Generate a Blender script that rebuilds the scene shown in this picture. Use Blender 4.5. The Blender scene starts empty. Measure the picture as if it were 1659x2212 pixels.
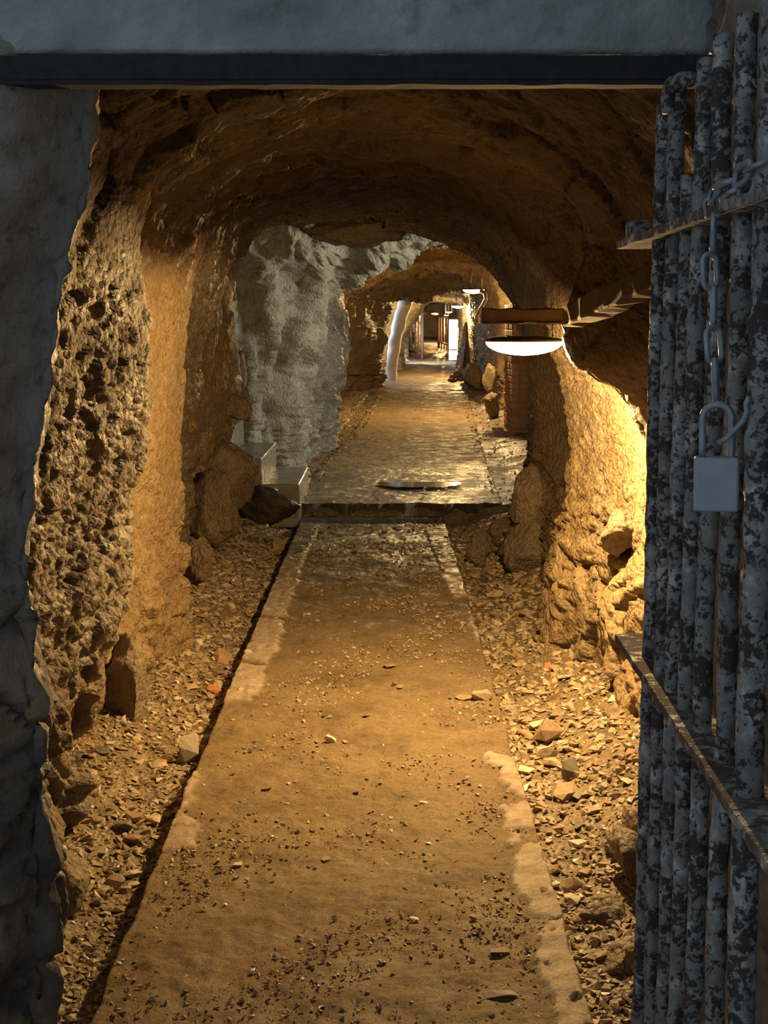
import bpy, bmesh, math, random
import numpy as np
from mathutils import Vector, Matrix, Euler

random.seed(7)
RNG = np.random.default_rng(11)
SC = bpy.context.scene
COL = SC.collection

# ------------------------------------------------------------------ camera
F, CX, CY, HZ, EYE = 3000.0, 829.5, 1106.0, 690.0, 1.6
TP = (CY - HZ) / F
PITCH = math.atan(TP)
cp, sp = math.cos(PITCH), math.sin(PITCH)
cam_d = bpy.data.cameras.new('camera')
cam = bpy.data.objects.new('camera', cam_d)
COL.objects.link(cam)
cam_d.sensor_fit = 'VERTICAL'
cam_d.sensor_height = 36.0
cam_d.lens = F / 2212.0 * 36.0
cam_d.clip_start, cam_d.clip_end = 0.05, 300
cam.location = (0, 0, EYE)
cam.rotation_euler = (math.pi / 2 - PITCH, 0, 0)
SC.camera = cam

# ------------------------------------------------------------------ sky, lights, exposure
SC.view_settings.view_transform = 'Standard'
SC.view_settings.look = 'None'
SC.view_settings.gamma = 1.0
SC.view_settings.use_curve_mapping = False
SC.view_settings.exposure = 0.0
world = bpy.data.worlds.new('dull_daylight')
SC.world = world
world.use_nodes = True
bg = world.node_tree.nodes['Background']
bg.inputs[0].default_value = (0.66, 0.83, 1.0, 1)
bg.inputs[1].default_value = 0.31


def area_light(name, loc, target, size, power, color, size_y=None):
    ld = bpy.data.lights.new(name, 'AREA')
    ld.energy = power
    ld.color = color
    ld.size = size
    if size_y:
        ld.shape = 'RECTANGLE'
        ld.size_y = size_y
    o = bpy.data.objects.new(name, ld)
    COL.objects.link(o)
    o.location = loc
    d = Vector(target) - Vector(loc)
    o.rotation_euler = d.to_track_quat('-Z', 'Y').to_euler()
    return o


# daylight that reaches the tunnel through its side passages
area_light('side_passage_daylight', (2.5, 12.3, 1.95), (-1.0, 12.8, 1.55), 0.55, 135, (1.0, 0.95, 0.76), 1.4)
area_light('stair_passage_daylight', (-2.35, 11.7, 2.2), (-0.7, 11.7, 0.3), 0.3, 2.2, (0.72, 0.86, 1.0), 0.5)
area_light('rear_passage_daylight', (-0.75, 28.3, 1.5), (1.2, 28.2, 0.6), 0.9, 45, (0.62, 0.80, 1.0), 1.2)
area_light('far_passage_daylight', (0.72, 35.3, 1.5), (1.9, 36.5, 1.1), 0.5, 120, (0.92, 0.97, 1.0), 1.0)
area_light('end_passage_daylight', (1.4, 50.0, 1.9), (2.4, 52.0, 0.6), 0.8, 110, (0.95, 0.95, 0.9), 1.0)
LAMP_COL = (1.0, 0.64, 0.25)
LAMP_STRENGTH = 42.0
LAMP_POWER = 315.0


# ------------------------------------------------------------------ pixel helpers
def at(px, py, Y):
    """World point that lies at depth Y behind pixel (px, py) of the 1659x2212 frame."""
    dx, dy, dz = (px - CX) / F, cp - (py - CY) / F * sp, -sp - (py - CY) / F * cp
    t = Y / dy
    return Vector((dx * t, Y, EYE + dz * t))


def gnd(px, py, z=0.0):
    dx, dy, dz = (px - CX) / F, cp - (py - CY) / F * sp, -sp - (py - CY) / F * cp
    t = (z - EYE) / dz
    return Vector((dx * t, dy * t, z))


# ------------------------------------------------------------------ noise (numpy)
def _hash(ix, iy, iz, seed):
    h = (ix.astype(np.int64) * 374761393 + iy.astype(np.int64) * 668265263 + iz.astype(np.int64) * 2147483647 + seed * 1274126177) & 0xFFFFFFFF
    h = ((h ^ (h >> 13)) * 1274126177) & 0xFFFFFFFF
    h = ((h ^ (h >> 16)) * 2246822519) & 0xFFFFFFFF
    return (h ^ (h >> 15)) & 0xFFFFFFFF


def perlin(p, seed=0):
    i = np.floor(p).astype(np.int64)
    f = p - i
    u = f * f * f * (f * (f * 6 - 15) + 10)
    out = np.zeros(len(p))
    for c in range(8):
        ox, oy, oz = c & 1, (c >> 1) & 1, (c >> 2) & 1
        h = _hash(i[:, 0] + ox, i[:, 1] + oy, i[:, 2] + oz, seed)
        gx = (h & 1023) / 511.5 - 1
        gy = ((h >> 10) & 1023) / 511.5 - 1
        gz = ((h >> 20) & 1023) / 511.5 - 1
        d = gx * (f[:, 0] - ox) + gy * (f[:, 1] - oy) + gz * (f[:, 2] - oz)
        w = (u[:, 0] if ox else 1 - u[:, 0]) * (u[:, 1] if oy else 1 - u[:, 1]) * (u[:, 2] if oz else 1 - u[:, 2])
        out += d * w
    return out


def fbm(p, octaves=4, seed=0, gain=0.5):
    a, s, out = 1.0, 1.0, np.zeros(len(p))
    for o in range(octaves):
        out += a * perlin(p * s + 17.3 * o, seed + o)
        a *= gain
        s *= 2.03
    return out


def worley(p, seed=0):
    """F1, F2, vector to the nearest seed point and that cell's random number."""
    i = np.floor(p).astype(np.int64)
    n = len(p)
    f1, f2 = np.full(n, 9.0), np.full(n, 9.0)
    vec, cid = np.zeros((n, 3)), np.zeros(n, dtype=np.int64)
    for a in (-1, 0, 1):
        for b in (-1, 0, 1):
            for c in (-1, 0, 1):
                cx, cy, cz = i[:, 0] + a, i[:, 1] + b, i[:, 2] + c
                h = _hash(cx, cy, cz, seed)
                q = np.stack([cx + (h & 1023) / 1023.0, cy + ((h >> 10) & 1023) / 1023.0, cz + ((h >> 20) & 1023) / 1023.0], 1)
                v = p - q
                d = np.sqrt((v * v).sum(1))
                near = d < f1
                f2 = np.where(near, f1, np.minimum(f2, d))
                f1 = np.where(near, d, f1)
                vec[near] = v[near]
                cid[near] = h[near]
    return f1, f2, vec, cid


def facets(p, seed=0):
    """Flat tilted facets, one for each Voronoi cell."""
    f1, f2, v, c = worley(p, seed)
    nx = ((c * 7919) & 1023) / 511.5 - 1
    ny = ((c * 104729 >> 3) & 1023) / 511.5 - 1
    nz = ((c * 1299709 >> 5) & 1023) / 511.5 - 1
    off = ((c * 15485863 >> 7) & 1023) / 1023.0 - 0.5
    return v[:, 0] * nx + v[:, 1] * ny + v[:, 2] * nz + off * 0.7, f2 - f1


def sstep(a, b, x):
    t = np.clip((x - a) / (b - a), 0, 1)
    return t * t * (3 - 2 * t)


# ------------------------------------------------------------------ object helpers
def tag(o, label=None, cat=None, group=None, kind=None):
    if label: o['label'] = label
    if cat: o['category'] = cat
    if group: o['group'] = group
    if kind: o['kind'] = kind
    return o


def new_obj(name, me, mat=None, parent=None, loc=None, rot=None, scale=None):
    o = bpy.data.objects.new(name, me)
    COL.objects.link(o)
    if mat is not None and me is not None and not me.materials:
        me.materials.append(mat)
    if parent is not None: o.parent = parent
    if loc is not None: o.location = loc
    if rot is not None: o.rotation_euler = rot
    if scale is not None: o.scale = scale
    return o


def empty(name, loc=(0, 0, 0), rot=(0, 0, 0)):
    o = bpy.data.objects.new(name, None)
    o.empty_display_size = 0.1
    COL.objects.link(o)
    o.location = loc
    o.rotation_euler = rot
    return o


def np_mesh(name, verts, faces, smooth=True, attrs=None):
    """Fast mesh from arrays; faces is (n,4) or (n,3)."""
    me = bpy.data.meshes.new(name)
    k = faces.shape[1]
    me.vertices.add(len(verts))
    me.vertices.foreach_set('co', np.ascontiguousarray(verts, dtype=np.float32).ravel())
    me.loops.add(len(faces) * k)
    me.loops.foreach_set('vertex_index', np.ascontiguousarray(faces, dtype=np.int32).ravel())
    me.polygons.add(len(faces))
    me.polygons.foreach_set('loop_start', np.arange(0, len(faces) * k, k, dtype=np.int32))
    me.polygons.foreach_set('use_smooth', np.full(len(faces), smooth, dtype=bool))
    me.update(calc_edges=True)
    for n, v in (attrs or {}).items():
        a = me.attributes.new(n, 'FLOAT', 'POINT')
        a.data.foreach_set('value', np.ascontiguousarray(v, dtype=np.float32))
    return me


def grid_faces(r, c, flip=False):
    i = np.arange((r - 1) * (c - 1))
    a = (i // (c - 1)) * c + i % (c - 1)
    q = np.stack([a, a + 1, a + c + 1, a + c], 1)
    return q[:, ::-1] if flip else q


def bm_mesh(name, bm, smooth=False):
    me = bpy.data.meshes.new(name)
    bm.normal_update()
    bm.to_mesh(me)
    bm.free()
    if smooth:
        me.polygons.foreach_set('use_smooth', [True] * len(me.polygons))
    return me


def box_bm(bm, lo, hi, bevel=0.0, seg=2):
    r = bmesh.ops.create_cube(bm, size=1.0)
    vs = r['verts']
    for v in vs:
        v.co = Vector([lo[k] + (v.co[k] + 0.5) * (hi[k] - lo[k]) for k in range(3)])
    if bevel:
        es = list({e for v in vs for e in v.link_edges})
        bmesh.ops.bevel(bm, geom=es, offset=bevel, segments=seg, affect='EDGES', profile=0.5)
    return bm


def tube_mesh(name, pts, rad, sides=10, rough=0.0, rscale=40, seed=0, closed=False, cap=True):
    """Tube through pts; rad a number or one per point; rough adds an encrusted relief."""
    P = [Vector(p) for p in pts]
    n = len(P)
    R = [rad] * n if not hasattr(rad, '__len__') else rad
    verts, prev = [], None
    for i in range(n):
        if closed:
            t = (P[(i + 1) % n] - P[i - 1]).normalized()
        else:
            t = (P[min(i + 1, n - 1)] - P[max(i - 1, 0)]).normalized()
        if prev is None:
            a = t.orthogonal().normalized()
        else:
            a = (prev - t * prev.dot(t)).normalized()
        prev = a
        b = t.cross(a)
        for s in range(sides):
            w = 2 * math.pi * s / sides
            verts.append(P[i] + (a * math.cos(w) + b * math.sin(w)) * R[i])
    V = np.array([tuple(v) for v in verts])
    if rough:
        C = np.repeat(np.array([tuple(p) for p in P]), sides, 0)
        k = fbm(V * rscale, 3, seed)
        V = C + (V - C) * (1 + rough * k)[:, None]
    fs = []
    m = n if closed else n - 1
    for i in range(m):
        j = (i + 1) % n
        for s in range(sides):
            s2 = (s + 1) % sides
            fs.append((i * sides + s, i * sides + s2, j * sides + s2, j * sides + s))
    me = bpy.data.meshes.new(name)
    F2 = list(fs)
    if cap and not closed:
        F2.append(tuple(range(sides))[::-1])
        F2.append(tuple((n - 1) * sides + s for s in range(sides)))
    me.from_pydata([tuple(v) for v in V], [], F2)
    me.polygons.foreach_set('use_smooth', [True] * len(me.polygons))
    me.update()
    return me


# ------------------------------------------------------------------ materials
class NT:
    def __init__(self, name):
        self.m = bpy.data.materials.new(name)
        self.m.use_nodes = True
        self.t = self.m.node_tree
        self.b = self.t.nodes['Principled BSDF']

    def n(self, kind, **kw):
        nd = self.t.nodes.new(kind)
        for k, v in kw.items():
            if k.startswith('_'):
                setattr(nd, k[1:], v)
            else:
                nd.inputs[k].default_value = v
        return nd

    def l(self, a, b):
        self.t.links.new(a, b)

    def coords(self, world_space=True):
        if world_space:
            return self.n('ShaderNodeNewGeometry').outputs['Position']
        return self.n('ShaderNodeTexCoord').outputs['Object']

    def noise(self, vec, scale, detail=5, rough=0.6, dist=0.0):
        nd = self.n('ShaderNodeTexNoise', Scale=scale, Detail=detail, Roughness=rough, Distortion=dist)
        self.l(vec, nd.inputs['Vector'])
        return nd.outputs['Fac']

    def voro(self, vec, scale, feature='F1', out='Distance'):
        nd = self.n('ShaderNodeTexVoronoi', Scale=scale, _feature=feature)
        self.l(vec, nd.inputs['Vector'])
        return nd.outputs[out]

    def ramp(self, fac, stops):
        nd = self.n('ShaderNodeValToRGB')
        cr = nd.color_ramp
        while len(cr.elements) > 1:
            cr.elements.remove(cr.elements[-1])
        for i, (p, c) in enumerate(stops):
            e = cr.elements[0] if i == 0 else cr.elements.new(p)
            e.position = p
            e.color = (*c, 1) if hasattr(c, '__len__') else (c, c, c, 1)
        self.l(fac, nd.inputs['Fac'])
        return nd.outputs['Color']

    def mix(self, fac, a, b, blend='MIX'):
        nd = self.n('ShaderNodeMix', _data_type='RGBA', _blend_type=blend)
        for s, v in ((0, fac), (6, a), (7, b)):
            if hasattr(v, 'is_linked') or hasattr(v, 'links'):
                self.l(v, nd.inputs[s])
            elif s == 0:
                nd.inputs[0].default_value = v
            else:
                nd.inputs[s].default_value = (*v, 1)
        return nd.outputs[2]

    def math(self, op, a, b=0.0):
        nd = self.n('ShaderNodeMath', _operation=op)
        for i, v in enumerate((a, b)):
            if hasattr(v, 'links'):
                self.l(v, nd.inputs[i])
            else:
                nd.inputs[i].default_value = v
        return nd.outputs[0]

    def attr(self, name):
        return self.n('ShaderNodeAttribute', _attribute_name=name).outputs['Fac']

    def bump(self, h, strength, dist, normal=None):
        nd = self.n('ShaderNodeBump', Strength=strength, Distance=dist)
        self.l(h, nd.inputs['Height'])
        if normal is not None:
            self.l(normal, nd.inputs['Normal'])
        return nd.outputs['Normal']

    def out(self, color=None, rough=None, normal=None, metallic=None, spec=None):
        for key, v in (('Base Color', color), ('Roughness', rough), ('Normal', normal), ('Metallic', metallic), ('Specular IOR Level', spec)):
            if v is None: continue
            if hasattr(v, 'links'):
                self.l(v, self.b.inputs[key])
            elif hasattr(v, '__len__'):
                self.b.inputs[key].default_value = (*v, 1)
            else:
                self.b.inputs[key].default_value = v
        return self.m


def rock_material(name, ochre, pale, pale_attr=True, fine=1.0):
    t = NT(name)
    v = t.coords()
    c1 = t.ramp(t.noise(v, 1.7, 6, 0.62, 0.4), ochre)
    c2 = t.ramp(t.noise(v, 2.6, 6, 0.65, 0.5), pale)
    c = t.mix(t.attr('pale'), c1, c2) if pale_attr else c1
    sp1 = t.ramp(t.noise(v, 26, 4, 0.7), [(0.33, 0.62), (0.5, 1.0), (0.68, 1.22)])
    c = t.mix(0.75, c, sp1, 'MULTIPLY')
    sp2 = t.ramp(t.voro(v, 95), [(0.0, 0.72), (0.35, 1.0), (0.8, 1.1)])
    c = t.mix(0.5, c, sp2, 'MULTIPLY')
    if pale_attr:
        c = t.mix(t.attr('shade_dark_rock'), c, (0.060, 0.039, 0.030))  # painted shade and darker rock tones, mixed into the base colour
    r = t.ramp(t.noise(v, 5, 4, 0.6), [(0.35, 0.38), (0.55, 0.62), (0.7, 0.8)])
    n1 = t.bump(t.noise(v, 14, 6, 0.7), 0.8 * fine, 0.04)
    n3 = t.bump(t.voro(v, 48), 0.75 * fine, -0.016, n1)
    n2 = t.bump(t.noise(v, 90, 4, 0.7), 0.7 * fine, 0.008, n3)
    return t.out(c, r, n2, spec=0.4)


OCHRE = [(0.22, (0.139, 0.086, 0.050)), (0.42, (0.238, 0.162, 0.086)), (0.6, (0.297, 0.211, 0.112)), (0.8, (0.198, 0.145, 0.092))]
PALE = [(0.22, (0.116, 0.106, 0.078)), (0.42, (0.258, 0.242, 0.187)), (0.56, (0.394, 0.374, 0.306)), (0.68, (0.286, 0.272, 0.211)), (0.8, (0.170, 0.166, 0.116))]
M = {}
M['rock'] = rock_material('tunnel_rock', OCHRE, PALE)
M['boulder'] = rock_material('boulder_rock', [(0.25, (0.106, 0.076, 0.053)), (0.5, (0.218, 0.162, 0.106)), (0.75, (0.264, 0.205, 0.132))], PALE, False)


def ground_material():
    t = NT('rubble_ground')
    v = t.coords()
    c = t.ramp(t.noise(v, 9, 6, 0.7), [(0.3, (0.072, 0.050, 0.030)), (0.5, (0.173, 0.122, 0.068)), (0.72, (0.245, 0.180, 0.101))])
    vc = t.voro(v, 55, out='Color')
    g = t.n('ShaderNodeRGBToBW'); t.l(vc, g.inputs[0])
    c = t.mix(0.6, c, t.ramp(g.outputs[0], [(0.2, 0.55), (0.5, 1.0), (0.8, 1.35)]), 'MULTIPLY')
    r = t.ramp(t.noise(v, 3.0, 4, 0.6), [(0.4, 0.35), (0.6, 0.75)])
    n1 = t.bump(t.voro(v, 55), 0.8, 0.012)
    n2 = t.bump(t.noise(v, 160, 3, 0.6), 0.6, 0.005, n1)
    return t.out(c, r, n2, spec=0.4)


def path_material():
    t = NT('dirt_covered_concrete')
    v = t.coords()
    c = t.ramp(t.noise(v, 3.2, 7, 0.68, 0.3), [(0.28, (0.137, 0.090, 0.047)), (0.5, (0.266, 0.187, 0.097)), (0.74, (0.331, 0.245, 0.133))])
    sp_ = t.ramp(t.noise(v, 70, 4, 0.75), [(0.3, 0.5), (0.48, 1.0), (0.7, 1.3)])
    c = t.mix(0.8, c, sp_, 'MULTIPLY')
    kc = t.ramp(t.noise(v, 11, 6, 0.7), [(0.30, (0.25, 0.17, 0.10)), (0.42, (0.46, 0.35, 0.24)), (0.56, (0.58, 0.46, 0.34)), (0.72, (0.64, 0.53, 0.42))])
    c = t.mix(t.attr('kerb'), c, kc)
    wet = t.ramp(t.attr('wet'), [(0.0, 0.0), (1.0, 1.0)])
    c = t.mix(wet, c, (0.075, 0.062, 0.048))
    r = t.ramp(t.noise(v, 6, 5, 0.65), [(0.35, 0.42), (0.6, 0.78)])
    r2 = t.ramp(t.noise(v, 3.5, 4, 0.6), [(0.4, 0.12), (0.58, 0.5)])
    r = t.mix(wet, r, r2)
    r = t.mix(t.attr('kerb'), r, t.ramp(t.noise(v, 12, 4, 0.6), [(0.4, 0.22), (0.6, 0.6)]))
    n1 = t.bump(t.noise(v, 45, 6, 0.78), 0.9, 0.016)
    n2 = t.bump(t.noise(v, 170, 3, 0.7), 0.9, 0.007, n1)
    return t.out(c, r, n2, spec=0.28)


M['ground'] = ground_material()
M['path'] = path_material()


def simple(name, stops, scale=6, rough=(0.5, 0.8), bump=0.4, bscale=40, bdist=0.004, world_space=True, random_tint=None, metallic=0.0, spec=0.4):
    t = NT(name)
    v = t.coords(world_space)
    c = t.ramp(t.noise(v, scale, 6, 0.65, 0.2), stops)
    if random_tint:
        oi = t.n('ShaderNodeObjectInfo')
        c = t.mix(0.85, t.ramp(oi.outputs['Random'], random_tint), t.ramp(t.noise(v, scale, 6, 0.65), [(0.3, 0.6), (0.7, 1.25)]), 'MULTIPLY')
    r = t.ramp(t.noise(v, scale * 1.7, 4, 0.6), [(0.35, rough[0]), (0.65, rough[1])])
    n = t.bump(t.noise(v, bscale, 5, 0.65), bump, bdist)
    return t.out(c, r, n, metallic=metallic, spec=spec)


TINT = [(0.0, (0.300, 0.217, 0.124)), (0.3, (0.210, 0.158, 0.101)), (0.5, (0.338, 0.262, 0.165)), (0.72, (0.165, 0.143, 0.116)), (0.9, (0.375, 0.307, 0.217)), (1.0, (0.270, 0.165, 0.090))]
M['dark_rock'] = simple('wet_dark_rock', [(0.3, (0.02, 0.014, 0.009)), (0.7, (0.06, 0.045, 0.03))], 6, (0.2, 0.6), 0.8, 30, 0.015)
M['stone'] = simple('loose_stone', [(0.3, (0.2, 0.15, 0.1)), (0.7, (0.4, 0.3, 0.2))], 9, (0.4, 0.75), 0.6, 60, 0.004, False, TINT)
M['white_stone'] = simple('whitish_stone', [(0.3, (0.5, 0.47, 0.4)), (0.7, (0.7, 0.66, 0.58))], 8, (0.4, 0.6), 0.4, 50)
M['red_brick'] = simple('red_brick_clay', [(0.3, (0.38, 0.12, 0.06)), (0.7, (0.52, 0.19, 0.10))], 9, (0.6, 0.85), 0.5, 60)
M['brick'] = simple('weathered_brick', [(0.3, (0.36, 0.16, 0.10)), (0.55, (0.45, 0.26, 0.17)), (0.75, (0.36, 0.29, 0.22))], 5, (0.6, 0.9), 0.5, 60, 0.004, True, [(0.0, (0.42, 0.17, 0.10)), (0.4, (0.48, 0.24, 0.15)), (0.7, (0.38, 0.26, 0.19)), (1.0, (0.44, 0.14, 0.09))])
M['mortar'] = simple('lime_mortar', [(0.3, (0.26, 0.22, 0.17)), (0.7, (0.38, 0.33, 0.26))], 12, (0.7, 0.9), 0.6, 60)
M['kerb'] = simple('worn_kerb_mortar', [(0.30, (0.25, 0.17, 0.09)), (0.46, (0.40, 0.29, 0.17)), (0.56, (0.50, 0.38, 0.25)), (0.72, (0.56, 0.45, 0.32))], 11, (0.25, 0.6), 0.8, 45, 0.012)
M['concrete'] = simple('weathered_concrete', [(0.25, (0.15, 0.175, 0.17)), (0.42, (0.29, 0.32, 0.31)), (0.56, (0.36, 0.385, 0.38)), (0.66, (0.46, 0.47, 0.46)), (0.8, (0.22, 0.255, 0.245))], 5, (0.6, 0.85), 0.7, 30, 0.01)
M['steps'] = simple('step_concrete', [(0.3, (0.13, 0.12, 0.095)), (0.7, (0.23, 0.215, 0.175))], 9, (0.12, 0.5), 0.3, 50, 0.003)
M['wood'] = simple('old_timber', [(0.3, (0.075, 0.05, 0.03)), (0.7, (0.16, 0.11, 0.07))], 8, (0.85, 0.95), 0.6, 30, 0.005, spec=0.1)
M['whitewash'] = simple('white_painted_post', [(0.3, (0.62, 0.63, 0.64)), (0.7, (0.8, 0.8, 0.8))], 4, (0.5, 0.8), 0.4, 20, 0.01)
M['white_panel'] = simple('white_door_panel', [(0.3, (0.75, 0.76, 0.76)), (0.7, (0.85, 0.85, 0.85))], 3, (0.4, 0.6), 0.1, 20, 0.004)
M['rust_bar'] = simple('rust_brown_bar', [(0.3, (0.13, 0.075, 0.05)), (0.7, (0.24, 0.14, 0.09))], 9, (0.5, 0.8), 0.4, 60)
M['galv'] = simple('dull_galvanised_steel', [(0.3, (0.24, 0.26, 0.28)), (0.7, (0.42, 0.45, 0.48))], 40, (0.35, 0.6), 0.3, 120, 0.001, True, None, 0.55)
M['lock'] = simple('dull_padlock_steel', [(0.3, (0.33, 0.35, 0.38)), (0.7, (0.42, 0.44, 0.48))], 30, (0.35, 0.5), 0.15, 200, 0.0005, True, None, 0.3)
M['lamp_housing'] = simple('lamp_housing_enamel', [(0.3, (0.05, 0.04, 0.03)), (0.7, (0.09, 0.07, 0.05))], 20, (0.4, 0.6), 0.1, 60)


def paint_rust(name, paint, rust, scale, lo, hi):
    t = NT(name)
    v = t.coords()
    s = t.noise(v, scale, 4, 0.62, 0.3)
    s2 = t.noise(v, scale * 0.22, 3, 0.5)
    m = t.math('ADD', s, t.math('MULTIPLY', t.math('SUBTRACT', s2, 0.5), 0.7))
    mask = t.ramp(m, [(lo, 0.0), (hi, 1.0)])
    pc = t.ramp(t.noise(v, 30, 5, 0.65), [(0.32, tuple(x * 0.55 for x in paint)), (0.55, paint), (0.66, tuple(min(1, x * 1.9) for x in paint))])
    rc = t.ramp(t.noise(v, 60, 4, 0.6), [(0.3, tuple(x * 0.55 for x in rust)), (0.7, rust)])
    c = t.mix(mask, pc, rc)
    r = t.ramp(mask, [(0.0, 0.45), (1.0, 0.85)])
    n1 = t.bump(mask, 0.7, 0.0025)
    n2 = t.bump(t.noise(v, 240, 4, 0.7), 0.7, 0.0018, n1)
    return t.out(c, r, n2, spec=0.4)


M['gate'] = paint_rust('flaking_gate_paint', (0.33, 0.305, 0.28), (0.085, 0.066, 0.058), 105, 0.50, 0.585)
M['gate_rust'] = paint_rust('rusty_flat_iron', (0.36, 0.36, 0.35), (0.17, 0.105, 0.08), 40, 0.34, 0.5)
M['steel_beam'] = paint_rust('dark_steel_lintel', (0.40, 0.38, 0.40), (0.045, 0.038, 0.042), 9, 0.20, 0.28)


def emit_material(name, color, strength):
    t = NT(name)
    t.b.inputs['Base Color'].default_value = (0.9, 0.85, 0.75, 1)
    t.b.inputs['Roughness'].default_value = 0.3
    t.b.inputs['Emission Color'].default_value = (*color, 1)
    t.b.inputs['Emission Strength'].default_value = strength
    return t.m


M['diffuser'] = emit_material('glowing_diffuser', LAMP_COL, LAMP_STRENGTH)
M['diffuser_far'] = emit_material('glowing_far_diffuser', LAMP_COL, LAMP_STRENGTH * 0.75)

# ================================================================== THE TUNNEL
ZL = [-0.35, 0.3, 0.7, 1.0, 1.3, 1.5, 1.9]
# depth, left wall x at the heights ZL, crown points (x as a fraction of the width or absolute, z), right wall x at ZL
FR = (0.1, 0.3, 0.5, 0.7, 0.9)


def crown(*zs):
    return [('f', f, z) for f, z in zip(FR, zs)]


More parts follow.
